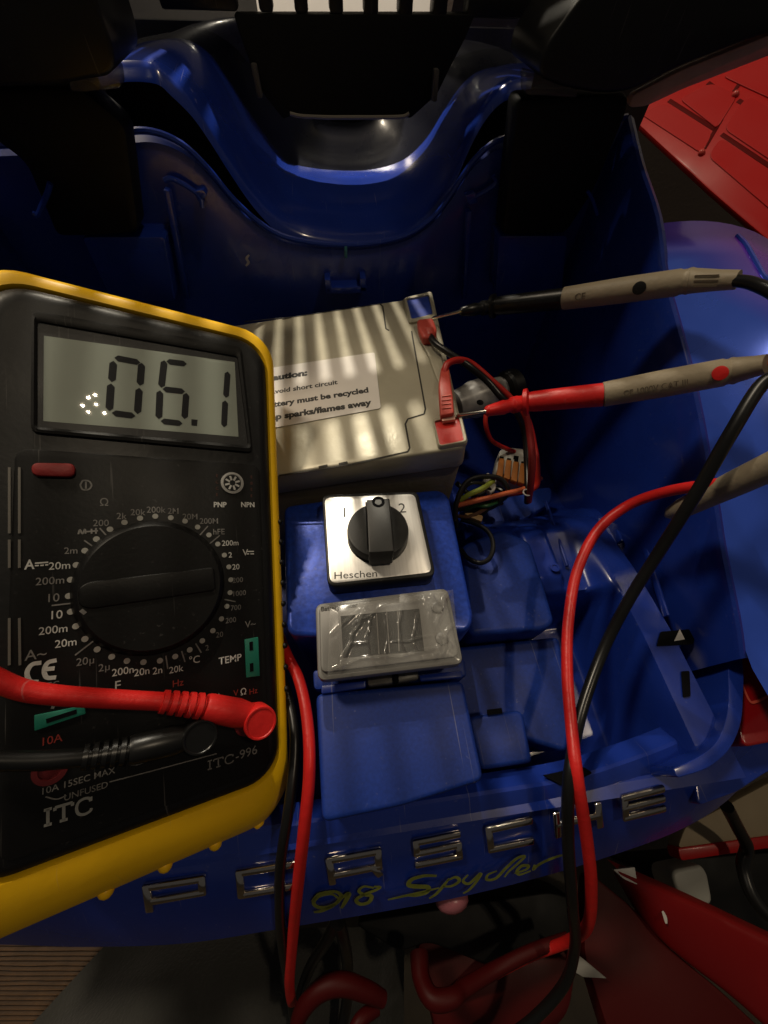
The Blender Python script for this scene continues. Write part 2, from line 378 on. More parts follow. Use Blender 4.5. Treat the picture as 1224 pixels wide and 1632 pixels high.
# smoked clear cover with the slotted black grille in it
YG = 30
def slot_panel():
    bm = bmesh.new()
    zt, zb = 32.0, aty(550, 23, YG).z
    edges = []
    for pxc in (395, 452, 508, 564, 620, 675, 730):
        c = aty(pxc, 10, YG).x; edges.append((c - .50, c + .50))
    xs = [-6.6]
    for a, b in edges: xs += [a, b]
    xs.append(11.2)
    def box(x0, x1, z0, z1): prism([(x0, YG, z0), (x1, YG, z0), (x1, YG, z1), (x0, YG, z1)], (0, 1.1, 0), .12, 2, bm)
    for i in range(0, len(xs), 2): box(xs[i], xs[i + 1], zb - .01, zb + .85)
    xl, xr = -12.0, 12.0  # unseen wings added beyond the visible slots to shape the streaks
    prism([(xl, YG, zb + .78), (xs[0], YG, zb + .78), (xs[0], YG, zb + 1.6), (xl, YG, zb + 1.6)], (0, 1, 0), 0, 1, bm)
    prev = xl; k = 0
    while prev < xr:                       # unseen upright bars added above the openings to cut light into streaks
        nxt = prev + .52
        prism([(prev, YG + .2, zb + .80), (nxt, YG + .2, zb + .80), (nxt, YG + .2, zt), (prev, YG + .2, zt)], (0, .6, 0), 0, 1, bm)
        prev += .78
    prism([(xl, YG + .1, zb + .852), (xr, YG + .1, zb + .852), (xr, YG + .1, zb + 3.5), (xl, YG + .1, zb + 3.5)], (0, .8, 0), 0, 1, bm)  # added solid band that keeps the far lamp off the deck
    prism([(xl, YG + 1.6, zb + 1.0), (xr, YG + 1.6, zb + 1.0), (xr, YG + 1.6, zb + 4.2), (xl, YG + 1.6, zb + 4.2)], (0, .3, 0), 0, 1, bm)  # added back plate that stops lamp light through the wide openings
    box(xl, xr, zt - .002, zt + 1.5)
    box(-2.2, xr, 18.2, 19.0)  # unseen crossbar added to break the streaks on the battery
    return bm, zb
gbm, zb = slot_panel()
obj('grille_and_light_mask', gbm, BLACK, car)
low = [(372, 23), (757, 23), (742, 60), (716, 110), (697, 150), (655, 188), (600, 187), (520, 187), (465, 184), (452, 190), (420, 150), (402, 110), (384, 60)]
obj('grille_base', prism(rounded(yp(low, YG), .1), (0, .9, 0), .06), BLACKS, car)
obj('grille_trim', tube(yp([(462, 181), (480, 185), (520, 187), (560, 187), (600, 187), (640, 186), (652, 181)], YG - .1), .09, 8), mat('pale_edge', (.22, .20, .17), .4), car)
for px in ((410, 130), (695, 137)):
    c = aty(px[0], px[1], YG - .3); obj('grille_clip', prism(rounded([c + Vector(v) for v in ((-.15, 0, -.6), (.15, 0, -.6), (.1, 0, .6), (-.2, 0, .6))], .1), (0, .4, 0), .05), mat('clip_grey', (.07, .065, .06), .4), car)
def sheet(px, y0, y1, nx=14, ny=10, amp=.25):
    a, b, c, d = px; rows = []
    for j in range(ny + 1):
        r = []
        for i in range(nx + 1):
            s, t = i / nx, j / ny
            p = Vector(a).lerp(Vector(b), s).lerp(Vector(d).lerp(Vector(c), s), t)
            yy = y0 + (y1 - y0) * t + amp * noise.noise(Vector((s * 3, t * 3, 1)))
            r.append(aty(p.x, p.y, yy))
        rows.append(r)
    return loft(rows, False)
obj('smoked_cover', sheet([(-40, -60), (400, -60), (440, 230), (150, 120)], YG + 1, YG + 2.5), SMOKED, car)
obj('smoked_cover', sheet([(735, -60), (1000, -60), (870, 130), (680, 215)], YG + 1, YG + 2.5), SMOKED, car)
# two black padded arms on posts, left and right
def arm(post, pad, y0, dep, clip):
    obj('post', prism(rounded(yp(post, y0), .35), (0, dep, 0), .2), BLACKS, car)
    obj('arm_pad', prism(rounded(yp(pad, y0 - 1.6), 1.0, 6), (0, dep + 2.2, 0), .8, 4), BLACK, car)
    obj('clear_bracket', prism(rounded(yp(clip, y0 - .3), .15), (0, .7, 0), .08), mat('clear_bracket', (.10, .095, .09), .25, alpha=.55), car)
arm([(-70, 140), (128, 140), (200, 200), (222, 372), (140, 378), (90, 378), (40, 260), (-70, 180)], [(-150, -120), (130, -60), (176, 60), (184, 105), (172, 122), (140, 126), (100, 134), (20, 138), (-150, 150)], 21.4, 1.4, [(108, 118), (188, 104), (193, 141), (136, 146), (112, 146)])
arm([(826, 158), (1004, 150), (1000, 180), (950, 300), (903, 373), (800, 376), (815, 250)], [(858, 122), (868, 76), (950, -40), (1180, -120), (1400, -120), (1400, 20), (1224, 52), (1080, 108), (1005, 146), (960, 150), (900, 140)], 21.2, 1.5, [(838, 113), (862, 120), (922, 140), (920, 156), (838, 151)])
obj('clear_edge_strip', prism(rounded([atp(x, y, Vector((16, 20, 8)), Vector((-.3, -1, .1))) for x, y in ((1008, 152), (1085, 112), (1240, 50), (1240, 84), (1090, 142), (1030, 170), (1003, 172))], .2), (0, .4, 0), .08), mat('pink_clear_plastic', (.55, .33, .28), .3, alpha=.8, var=.2), car)
# steps, hooks and clips moulded on the rear wall
def step(px, z, h=6): obj('moulded_step', prism(rounded(zp(px, z), .3), (0, 0, -h), .16), BLUE, car)
def ywall(name, px, y, d, m=BLUE, bev=.1): return obj(name, prism(rounded(yp(px, y), .2), (0, d, 0), bev), m, car)
ywall('moulded_step', [(130, 378), (262, 378), (280, 480), (178, 480)], 21.6, 1.8)
ywall('moulded_step', [(795, 376), (905, 376), (895, 470), (790, 470)], 21.6, 1.8)
def hook(px, y, r=.11): obj('moulded_hook', tube(yp(px, y), r, 8), BLUEG, car)
hook([(262, 288), (274, 285), (296, 296), (318, 313), (322, 330)], 22.6)
obj('moulded_hook', prism(rounded(yp([(308, 306), (324, 302), (330, 312), (316, 322)], 22.5), .08), (0, .6, 0), .06), BLUEG, car)
hook([(744, 320), (752, 316), (772, 306), (790, 292), (786, 280)], 22.6)
obj('moulded_hook', prism(rounded(yp([(742, 312), (758, 306), (762, 322), (748, 328)], 22.5), .08), (0, .6, 0), .06), BLUEG, car)
hook([(80, 292), (76, 306), (68, 326), (60, 343), (52, 340)], 21.3)
hook([(936, 305), (944, 318), (952, 342)], 20.9, .08)
bm = bmesh.new()
for pts in ([(517, 446), (527, 446), (530, 468), (519, 468)], [(574, 444), (584, 444), (584, 466), (573, 466)], [(519, 459), (584, 457), (584, 468), (519, 470)]):
    prism(yp(pts, 22.2), (0, .9, 0), .06, 2, bm)
obj('moulded_clip', bm, BLUEG, car)
for a, b, y in (((268, 296), (300, 470), 22.7), ((745, 330), (738, 470), 22.7)):
    bm = bmesh.new(); bar(aty(*a, y), aty(*b, y), .25, .5, (0, -1, 0), bm, .06); obj('wall_rib', bm, BLUE, car)
bm = bmesh.new(); bar(aty(551, 392, 22.95), aty(551, 410, 22.95), .16, .12, (0, -1, 0), bm, .03); obj('scratch_mark', bm, mat('teal_scuff', (.03, .16, .22), .5), car)
bm = bmesh.new(); ribbon(yp([(397, 406), (393, 412), (396, 418), (392, 424)], 22.9), .14, (0, -1, 0), bm); obj('scratch_mark', bm, mat('white_scuff', (.4, .4, .45), .5), car)
# --- side walls of the tray
XR = 14.0
edge_px = [(1000, 186), (1018, 262), (1045, 345), (1058, 440), (1076, 510), (1095, 581), (1110, 650), (1121, 708), (1137, 799), (1148, 870), (1162, 940), (1173, 997), (1180, 1050)]
edge = catmull([atx(x, y, XR) for x, y in edge_px], 4)
rows = [[p + Vector((o, 0, dz)) for p in edge] for o, dz in ((.35, -.05), (.12, .06), (0, 0), (-.08, -.2), (-.2, -1.2))] + [[Vector((p.x - .25, p.y, min(-9.4, p.z - 2))) for p in edge]]
obj('side_wall', loft(rows, False), BLUE, car)
rows = [[Vector((-15 - .5 * t, 23 - 24 * j / 12, 7 - 16 * t)) for j in range(13)] for t in (0, .05, .5, 1)]
obj('side_wall', loft(rows, False), BLUE, car)
# --- floor of the tray, moulded humps and basin: one height field
def hgt(x, y):
    z = -9.3
    r = sstep(x, 5.6, 7.0)
    z += 3.5 * sstep(y, 4.6, 5.5) * (1 - sstep(y, 8.6, 12.5)) * r
    z += .5 * sstep(x, 8.2, 8.5) * (1 - sstep(x, 9.6, 9.9)) * sstep(y, 5.2, 6.2) * (1 - sstep(y, 8, 10))
    basin = sstep(x, 6.2, 7.2) * (1 - sstep(y, 4.3, 5.3))
    z = z * (1 - basin) + (-9.4 + .10 * max(0, x - 8)) * basin
    pil = sstep(x, 10.9, 11.8) * (1 - sstep(x, 13.05, 13.3)) * (1 - sstep(y, 5.5, 10.5))
    z = z * (1 - pil) + (-4.7 - .10 * max(0, y - 3)) * pil
    ch = sstep(x, 13.05, 13.3) * (1 - sstep(y, 9, 12))
    z = z * (1 - ch) + (-6.3) * ch
    rad = max(0, x - 12.2) ** 2 * .38
    fr_ = 1 - sstep(y, -1.75 + rad, -1.15 + rad)
    z = z * (1 - fr_) + (-5.6) * fr_
    return z
nx, ny = 230, 200; rows = []
for j in range(ny + 1):
    y = -2.3 + (23.2 + 2.3) * j / ny
    rows.append([Vector((-15.2 + 29.0 * i / nx if False else -15.2 + 29.0 * (i / nx), y, hgt(-15.2 + 29.0 * (i / nx), y))) for i in range(nx + 1)])
obj('tray_floor', loft(rows, False), BLUE, car, ang=60)
# ribs, boss and slots on the tray
def rib(a, b, za, zb_, wd=.3, h=.7):
    bm = bmesh.new(); bar(at(*a, za), at(*b, zb_), wd, h, UP, bm, .08); obj('floor_rib', bm, BLUE, car)
rib((962, 572), (1036, 836), -9.0, -5.2, .22, .6)
rib((942, 752), (985, 868), -8.6, -5.9, .22, .45)
rib((1012, 836), (1058, 985), -5.0, -4.8, .16, .35)
rib((1078, 868), (1118, 985), -4.9, -4.6, .22, .5)
rib((868, 800), (902, 905), -6.6, -5.7, .16, .25)
rib((905, 770), (930, 815), -9.2, -8.6, .2, .8)
obj('screw_boss', lathe(at(952, 566, -9.3), UP, [(0, .9), (2.2, .75), (2.35, .65), (2.3, .3), (1.5, .25)], 20), BLUEG, car)
obj('boss_tab', tube(zp([(930, 548), (948, 552), (972, 549), (978, 560)], -7.2), .2, 8), BLUEG, car)
obj('vent_slot', prism(rounded(zp([(1052, 1007), (1110, 1002), (1104, 1027), (1046, 1030)], -4.66), .1), (0, 0, .03), .0), DARKGAP, car)
obj('white_tab', prism(zp([(1083, 1003), (1091, 1019), (1074, 1022)], -4.6), (0, 0, .02), 0), WHITE, car)
obj('vent_slot', prism(rounded(zp([(1085, 1070), (1098, 1069), (1100, 1110), (1088, 1112)], -4.66), .08), (0, 0, .03), 0), DARKGAP, car)
# --- centre console box, shelves and the front block with its lid
ZB = -2.2
obj('console_box', prism(rounded(zp([(452, 806), (520, 796), (700, 779), (716, 790), (756, 985), (748, 1006), (600, 1022), (466, 1012), (456, 1002)], ZB), .35, 4), (0, 0, -7), .22, 3), BLUEM, car)
obj('shelf', prism(rounded(zp([(735, 868), (800, 842), (846, 862), (868, 930), (886, 992), (870, 1004), (748, 1014)], -5.2), .35), (0, 0, -4.6), .3, 3), LIDM, car)
obj('shelf', prism(rounded(zp([(700, 1034), (892, 1014), (912, 1140), (905, 1200), (740, 1150)], -6.5), .3), (0, 0, -4), .25, 3), LIDM, car)
obj('shelf', prism(rounded(zp([(745, 1142), (834, 1131), (846, 1196), (850, 1215), (765, 1228)], -5.2), .3), (0, 0, -4), .2, 3), LIDM, car)
obj('shelf', prism(rounded(zp([(770, 790), (880, 775), (880, 800), (800, 850), (768, 850)], -7.6), .4), (0, 0, -2), .4, 3), LIDM, car)
obj('block_base', prism(rounded(zp([(498, 1068), (740, 1048), (745, 1078), (500, 1100)], -3.1), .15), (0, 0, -5), .1), LIDM, car)
obj('block_lid', prism(rounded(zp([(503, 1106), (738, 1084), (772, 1244), (640, 1285), (513, 1312)], -3.0), .25), (0, 0, -6), .14, 3), LIDM, car)
bm = prism(rounded(zp([(584, 1060), (664, 1052), (668, 1082), (632, 1088), (586, 1094)], -2.85), .1), (0, 0, -.9), .08)
lt = obj('latch', bm, LATCH, car)
bm = bmesh.new()
prism(zp([(624, 1066), (634, 1065), (636, 1087), (627, 1090)], -2.75), (0, 0, -.3), .04, 2, bm); obj('latch_tongue', bm, DARKGAP, lt)
obj('lid_rail', prism(rounded(zp([(512, 1092), (583, 1083), (583, 1096), (512, 1106)], -2.9), .06), (0, 0, -.4), .06), BLUE, car)
obj('lid_rail', prism(rounded(zp([(668, 1076), (736, 1068), (738, 1080), (670, 1086)], -2.9), .06), (0, 0, -.4), .06), BLUE, car)
rimo = prism(rounded(zp([(1150, 985), (1178, 985), (1186, 1080), (1183, 1150), (1165, 1196), (1128, 1226), (1080, 1240), (1072, 1224), (1112, 1208), (1146, 1182), (1162, 1130), (1161, 1060)], -4.2), [.1, .1, .3, .5, .6, .5, .1, .1, .5, .7, .5, .3]), (0, 0, -4), .14, 3)
obj('outer_rim', rimo, BLUE, car)
obj('shelf_notch', prism(rounded(zp([(776, 1131), (800, 1128), (801, 1137), (777, 1140)], -5.15), .05), (0, 0, -.05)), DARKGAP, car)
for p_ in ((905, 1118, -9.1), (884, 905, -5.2)):
    obj('screw_hole', lathe(at(*p_), UP, [(0, .22), (.06, .22), (.06, .14), (.01, .12)], 16), BLUE, car)
# --- bumper
crease_px = [(-250, 1372), (-100, 1380), (60, 1372), (200, 1356), (350, 1336), (500, 1311), (640, 1288), (780, 1266), (905, 1245), (1000, 1216), (1090, 1180), (1150, 1140), (1185, 1090)]
top_px = [(-250, 1408), (-100, 1416), (60, 1406), (200, 1389), (350, 1368), (490, 1345), (640, 1319), (780, 1295), (905, 1271), (1005, 1246), (1100, 1212), (1172, 1175), (1222, 1120)]
bot_px = [(-260, 1495), (-110, 1503), (20, 1506), (150, 1509), (300, 1503), (460, 1478), (610, 1453), (750, 1426), (890, 1390), (1000, 1355), (1085, 1322), (1160, 1275), (1240, 1190)]
c0 = catmull(zp(crease_px, -5.3), 4); c1 = catmull(zp(top_px, -5.65), 4); c2 = catmull(zp(bot_px, -8.3), 4)
rows = [[p + Vector((0, .6, -.5)) for p in c0], [p + Vector((0, .12, -.02)) for p in c0], c0, [a.lerp(b, .5) + Vector((0, 0, .03)) for a, b in zip(c0, c1)], [a.lerp(b, .92) for a, b in zip(c0, c1)], c1]
rows += [[a.lerp(b, t) + Vector((0, -bow * .7, bow * .7)) for a, b in zip(c1, c2)] for t, bow in ((.06, .02), (.3, .09), (.6, .11), (.85, .06), (.97, .01))]
rows += [c2, [p + Vector((0, .25, -.3)) for p in c2], [p + Vector((0, 1.6, -1.6)) for p in c2], [p + Vector((0, 3, -7)) for p in c2]]
bump = obj('bumper', loft(rows, False), BLUEG, car)
fo = at(708, 1350, -6.6); fn = Vector((0, -.70, .714)).normalized()
def fp(px, py): return atp(px, py, fo + fn * .13, fn)
def letter(strokes, wd=.27):
    bm = bmesh.new()
    for k, (a, b) in enumerate(strokes):
        p, q = fp(*a), fp(*b); d = (q - p).normalized() * wd * .42
        bar(p - d + fn * .001 * k, q + d + fn * .001 * k, wd, .16, fn, bm, .06)
    return obj('letter', bm, CHROME, bump)
def box4(tl, tr, br, bl):                   # the corners of one wide letter -> point inside by (u, v)
    return lambda u, v: tuple((Vector(tl).lerp(Vector(tr), u)).lerp(Vector(bl).lerp(Vector(br), u), v))
g = box4((236, 1409), (323, 1395), (326, 1429), (241, 1443)); letter([(g(0, 0), g(1, 0)), (g(1, 0), g(1, .62)), (g(1, .62), g(0.08, .66)), (g(0, 0), g(0, 1))])
g = box4((383, 1386), (474, 1371), (478, 1405), (386, 1421)); letter([(g(0, 0), g(1, 0)), (g(1, 0), g(1, 1)), (g(1, 1), g(0, 1)), (g(0, 1), g(0, 0))])
g = box4((525, 1366), (602, 1352), (604, 1387), (530, 1400)); letter([(g(0, 0), g(1, 0)), (g(1, 0), g(1, .68)), (g(1, .68), g(0, .72)), (g(0, 0), g(0, 1)), (g(.9, .7), g(1, 1))])
g = box4((662, 1338), (728, 1325), (731, 1360), (665, 1373)); letter([(g(1, 0), g(0, 0)), (g(0, 0), g(0, .5)), (g(0, .5), g(1, .48)), (g(1, .48), g(1, 1)), (g(1, 1), g(0, 1))], .26)
g = box4((777, 1318), (842, 1304), (844, 1336), (781, 1349)); letter([(g(1, 0), g(0, 0)), (g(0, 0), g(0, 1)), (g(0, 1), g(1, 1))])
g = box4((884, 1294), (950, 1279), (953, 1311), (887, 1326)); letter([(g(0, 0), g(0, 1)), (g(1, 0), g(1, 1)), (g(0, .5), g(1, .5))])
g = box4((992, 1268), (1051, 1254), (1053, 1285), (994, 1299)); letter([(g(0, 0), g(0, 1)), (g(0, 0), g(1, 0)), (g(0, .5), g(1, .5)), (g(0, 1), g(1, 1))], .27)
# the yellow-green script under the letters
def fs(px, py): return atp(px, py, fo + fn * .27, fn)
bm = bmesh.new()
def stroke(P, wd=.2):
    ribbon([fs(*p) for p in P], wd * .74, fn, bm, 6)
stroke([(540, 1432), (528, 1425), (508, 1429), (500, 1440), (512, 1447), (532, 1442), (543, 1431), (541, 1424), (530, 1421), (508, 1425), (497, 1437)])
stroke([(542, 1434), (530, 1444), (512, 1452), (500, 1454)])
stroke([(543, 1432), (556, 1424), (551, 1436), (544, 1448)], .24)
stroke([(596, 1415), (580, 1413), (572, 1420), (580, 1426), (592, 1428), (588, 1438), (574, 1441), (568, 1434), (580, 1426), (598, 1419), (606, 1414), (596, 1413)], .2)
stroke([(618, 1434), (640, 1429), (672, 1422), (700, 1415)], .16)
stroke([(696, 1396), (676, 1396), (656, 1402), (652, 1411), (668, 1413), (682, 1414), (680, 1422), (664, 1427), (650, 1427)], .26)
stroke([(716, 1400), (708, 1410), (696, 1424), (684, 1432)], .18)
stroke([(712, 1404), (726, 1398), (732, 1404), (720, 1412), (706, 1413)], .18)
stroke([(746, 1394), (738, 1404), (748, 1408), (766, 1392), (760, 1404), (748, 1418), (738, 1424)], .18)
stroke([(792, 1388), (778, 1394), (776, 1402), (790, 1400), (806, 1384), (824, 1368), (836, 1366), (812, 1388), (804, 1398)], .18)
stroke([(820, 1392), (838, 1386), (842, 1380), (832, 1380), (824, 1388), (828, 1394), (846, 1388)], .18)
stroke([(852, 1378), (850, 1386), (856, 1380), (870, 1372), (892, 1364), (905, 1362)], .18)
obj('script_badge', bm, YGREEN, bump, smooth=False)
# slot in the bumper ledge where the leads run
obj('ledge_slot', prism(rounded(zp([(866, 1236), (930, 1222), (945, 1232), (900, 1254)], -5.15), .1), (0, 0, -.15), 0), DARKGAP, car)
# --- fender on the right, with the red tail lamp below it
rows = []
for j in range(29):
    t = j / 28; r = []
    for i in range(25):
        s = i / 24
        yf = 18.2 - 5.5 * s * s - 1.0 * s; y = yf + (-1.0 - yf) * t
        ze = None
        for a, b in zip(edge[:-1], edge[1:]):
            if a.y >= y >= b.y: ze = a.z + (b.z - a.z) * (a.y - y) / max(1e-5, a.y - b.y)
        if ze is None: ze = edge[-1].z if y < edge[-1].y else edge[0].z
        x = XR + .25 + 13 * s
        z = ze - .02 + 1.9 * math.sin(math.pi * min(1, s * 1.15)) * (.35 + .65 * sstep(t, 0, .35)) - 4.5 * s ** 3 - .5 * (1 - sstep(t, 0, .10))
        r.append(Vector((x, y, z)))
    rows.append(r)
rows.insert(0, [p + Vector((0, .2, -1)) for p in rows[0]])
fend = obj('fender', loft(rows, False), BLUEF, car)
bm = bmesh.new()
pts = []
for j in range(0, 21):
    y = 17 - 14 * j / 20; x = XR + 3.6 + .05 * (17 - y) 
    # follow the fender skin
    best = min((v.co for v in fend.data.vertices), key=lambda c: (c.x - (x * S - origin(car).x)) ** 2 + (c.y - (y * S - origin(car).y)) ** 2)
    pts.append((best + origin(car)) / S + Vector((0, 0, .03)))
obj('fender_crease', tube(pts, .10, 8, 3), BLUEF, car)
lamp = obj('tail_lamp', prism(rounded(zp([(1172, 1012), (1235, 985), (1290, 990), (1300, 1170), (1186, 1191), (1179, 1165), (1171, 1085)], -4.9), .25), (0, 0, -3), .25, 3), mat('tail_lamp_red', (.22, .004, .005), .25, coat=.6, rvar=.08), car)
bm = bmesh.new(); ribbon(zp([(1174, 1062), (1192, 1112), (1206, 1118), (1240, 1100)], -4.85), .10, UP, bm); obj('lamp_ridge', bm, mat('lamp_edge', (.5, .08, .05), .3), lamp)
obj('bumper_corner', prism(rounded(zp([(1100, 1195), (1172, 1165), (1182, 1185), (1300, 1160), (1300, 1210), (1224, 1230), (1176, 1262), (1112, 1285)], -6.6), .3), (0, 0, -4), .3, 3), BLUEG, car)

# ================================================================== BATTERY
def bt(px, py, dz=0.):                      # its lid lies a little lower at the left
    return atp(px, py, Vector((4.6, 14, dz)), Vector((-.105, 0, 1)).normalized())
bat = thing('battery', 'beige sealed battery with a white caution label and one blue and one red terminal', 'battery', (0, 15, -9.2))
bn = Vector((-.105, 0, 1)).normalized()
A, B_, C_, D_ = bt(690, 470), bt(745, 712), bt(445, 757), bt(388, 516)
ux = (B_ - C_).normalized()
L0 = C_ - ux * 3.3; L1 = D_ + (D_ - A).normalized() * 1.6
body_in = .12
cen = (A + B_ + L0 + L1) / 4
lid = rounded([A, B_, L0, L1], .35, 4)
obj('lid', prism(lid, -bn * 1.25, .12, 3), BATT, bat)
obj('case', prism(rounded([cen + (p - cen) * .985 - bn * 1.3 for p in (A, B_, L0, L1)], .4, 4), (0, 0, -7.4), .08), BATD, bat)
def seamline(P, wd=.075, name='lid_seam', m=SEAM):
    bm = bmesh.new()
    for a, b in zip(P[:-1], P[1:]): bar(bt(*a, .0) + bn * .004, bt(*b, .0) + bn * .004, wd, .012, bn, bm)
    return obj(name, bm, m, bat, smooth=False)
seamline([(604, 484), (610, 488), (615, 524), (620, 527)])
seamline([(390, 513), (470, 505), (604, 485)], .06)
seamline([(656, 528), (658, 540), (678, 652), (676, 660), (650, 668), (646, 676), (653, 714), (650, 720), (560, 740), (445, 758)], .07)
for px in ((508, 745), (540, 740), (450, 509)):
    seamline([px, (px[0] + 14, px[1] - 3)], .11, 'vent_gap')
# raised terminal wells
def well(px, inner, m, name):
    bm = bmesh.new(); ring = rounded([bt(*p, .05) for p in px], .2); inn = rounded([bt(*p, .10) for p in inner], .12)
    rows = [[p - bn * .1 for p in ring], [p + bn * .06 for p in ring], [p + bn * .12 for p in [a.lerp(b, .4) for a, b in zip(ring, inn)]], [p + bn * .06 for p in inn], [p - bn * .08 for p in inn]]
    loft(rows, True, False, False, bm); wobj = obj(name, bm, BATT, bat)
    bm = bmesh.new(); bm.faces.new([bm.verts.new(p - bn * .03) for p in inn]); obj('terminal_seal', bm, m, wobj)
    return wobj
well([(642, 478), (688, 466), (696, 508), (652, 516)], [(648, 478), (683, 471), (690, 502), (656, 510)], BLUET, 'terminal_well')
w2 = well([(688, 668), (735, 660), (746, 708), (698, 716)], [(692, 672), (731, 665), (740, 703), (701, 711)], REDT, 'terminal_well')
# spill of dried glue beside the terminals
bm = bmesh.new()
pts = [bt(x, y, .02) for x, y in ((660, 520), (668, 545), (676, 556), (684, 572), (690, 590), (698, 610), (706, 625), (708, 600), (704, 570), (698, 540), (690, 520), (676, 516))]
prism(pts, bn * .10, .05, 2, bm); obj('edge_ridge', bm, BATT, bat)
# label
lab = [bt(x, y, .02) for x, y in ((330, 602), (597, 562), (607, 651), (330, 702))]
lo = obj('caution_label', prism(rounded(lab, .12), bn * .02), LABEL, bat)
ex = (bt(593, 640) - bt(438, 664)).normalized(); ey = bn.cross(ex).normalized()
def btext(s, px_end, cap, bold, xs=1.): return text_bm(s, cap, bt(*px_end, .02) + bn * .024, ex, ey, bold, 0, xs, 'r')
bm = bmesh.new()
for s, e, cap, bold, x_s in (("Caution:", (490, 594), .40, .06, 1.08), ("Avoid short circuit", (538, 609), .30, .03, 1.0), ("Battery must be recycled", (587, 621.5), .34, .045, 1.0), ("Keep sparks/flames away", (592, 641), .36, .05, 1.0)):
    me = btext(s, e, cap, bold, x_s); t_ = bpy.data.meshes.new('t'); me.to_mesh(t_); me.free(); bm.from_mesh(t_); bpy.data.meshes.remove(t_)
obj('label_text', bm, INK, lo, smooth=False)

# ================================================================== MULTIMETER
K = 11.7
mxc = Vector((936, -5, -620)).normalized(); myc = Vector((-597, 6656, -620)); myc = (myc - mxc * mxc.dot(myc)).normalized()
mx, my = R @ mxc, R @ myc; mz = mx.cross(my)
MO = CAM + ray(243, 935) * K
def ml(u, v, w_=0.): return MO + mx * u + my * v + mz * w_
def mp(px, py, w_=0.): return atp(px, py, MO + mz * w_, mz)
q = .9
met = thing('multimeter', 'black digital multimeter in a yellow rubber holster, screen reading 06.1', 'multimeter', ml(0, 0, -2.4))
def rr(u0, u1, v0, v1, r, w_, n=8):
    P = []
    for (cx_, cy_, a0) in ((u1 - r, v1 - r, 0), (u0 + r, v1 - r, 90), (u0 + r, v0 + r, 180), (u1 - r, v0 + r, 270)):
        for k in range(n + 1):
            a = math.radians(a0 + 90 * k / n); P.append(ml(cx_ + r * math.cos(a), cy_ + r * math.sin(a), w_))
    return P
u0, u1, v0, v1 = -4.35 * q, 4.02 * q, -7.25 * q, 9.48 * q
bm = loft([rr(u0 - .3, u1 + .3, v0 - .5, v1 + .35, .8, -2.4), rr(u0 - .42, u1 + .42, v0 - 1.0, v1 + .5, 1.0, -1.8), rr(u0 - .45, u1 + .42, v0 - 1.75, v1 + .5, 1.1, -1.15), rr(u0 - .45, u1 + .42, v0 - 1.85, v1 + .5, 1.1, -.85), rr(u0 - .4, u1 + .38, v0 - 1.35, v1 + .52, 1.2, -.2), rr(u0 - .33, u1 + .31, v0 - .95, v1 + .48, 1.2, .08), rr(u0 - .2, u1 + .2, v0 - .4, v1 + .32, 1.15, .2), rr(u0 - .06, u1 + .05, v0 - .1, v1 + .08, 1.1, .19), rr(u0, u1, v0, v1, 1.05, .05), rr(u0, u1, v0, v1, 1.05, -.6)], True, True, False)
hol = obj('holster', bm, YEL, met, ang=50)
for px in ((170, 1410), (262, 1368), (340, 1333), (408, 1303)):
    us = (mp(px[0], px[1], -1.2) - MO).dot(mx); obj('holster_stud', sphere(ml(us, v0 - 1.80, -.85), .21, None, 12), YEL, hol)
for k in range(9):
    c = ml(u1 + .33, 1.9 - k * .72, .1); obj('grip_notch', sphere(c, .11, None, 8), BODY, hol)
bm = loft([rr(u0 + .01, u1 - .01, v0 + .01, v1 - .01, 1.05, -.7), rr(u0 + .01, u1 - .01, v0 + .01, v1 - .01, 1.05, .1), rr(u0 + .1, u1 - .1, v0 + .1, v1 - .1, 1.0, .27), rr(u0 + .3, u1 - .28, v0 + .35, v1 - .3, .9, .36), rr(u0 + .5, u1 - .4, v0 + .6, v1 - .45, .8, .37)], True, True, True)
obj('body', bm, BODY, met, ang=50)
# lower face plate, slightly proud, in a groove
obj('face_plate', loft([rr(-3.42 * q, 3.55 * q, -6.75 * q, 4.3 * q, .3, .36), rr(-3.42 * q, 3.55 * q, -6.75 * q, 4.3 * q, .3, .405), rr(-3.37 * q, 3.5 * q, -6.7 * q, 4.25 * q, .28, .42)], True, True, True), PLATE, met)
bm = bmesh.new()
for px0, px1, y0_, y1_ in ((15, 15, 745, 850), (31, 31, 745, 850), (15, 15, 985, 1060), (31, 32, 985, 1060), (15, 15, 860, 905), (31, 31, 860, 905)):
    bar(mp(px0, y0_, .425), mp(px1, y1_, .425), .05, .02, mz, bm)
obj('edge_highlight', bm, mat('edge_highlight_tone', (.12, .11, .095), .35), met)  # lit edges of the face drawn as pale bars
# LCD
def mquad(px, w_): return [mp(x, y, w_) for x, y in px]
fr_px = [(52, 498), (384, 556), (402, 722), (50, 690)]; gl_px = [(60, 514), (378, 570), (395, 711), (60, 682)]
o_, i_ = rounded(mquad(fr_px, .36), .2), rounded(mquad(gl_px, .36), .1)
lf = obj('lcd_frame', loft([o_, [p + mz * .12 for p in o_], [a.lerp(b, .5) + mz * .14 for a, b in zip(o_, i_)], [p + mz * .09 for p in i_], [p + mz * .015 for p in i_]], True), PLATE, met)
bm = bmesh.new(); bm.faces.new([bm.verts.new(p) for p in mquad([(60, 514), (378, 570), (395, 711), (60, 682)], .372)]); obj('lcd_border', bm, BODY, lf)
bm = bmesh.new(); bm.faces.new([bm.verts.new(p) for p in mquad([(70, 535), (374, 577), (380, 696), (69, 671)], .378)]); lcd = obj('lcd_panel', bm, LCD, lf)
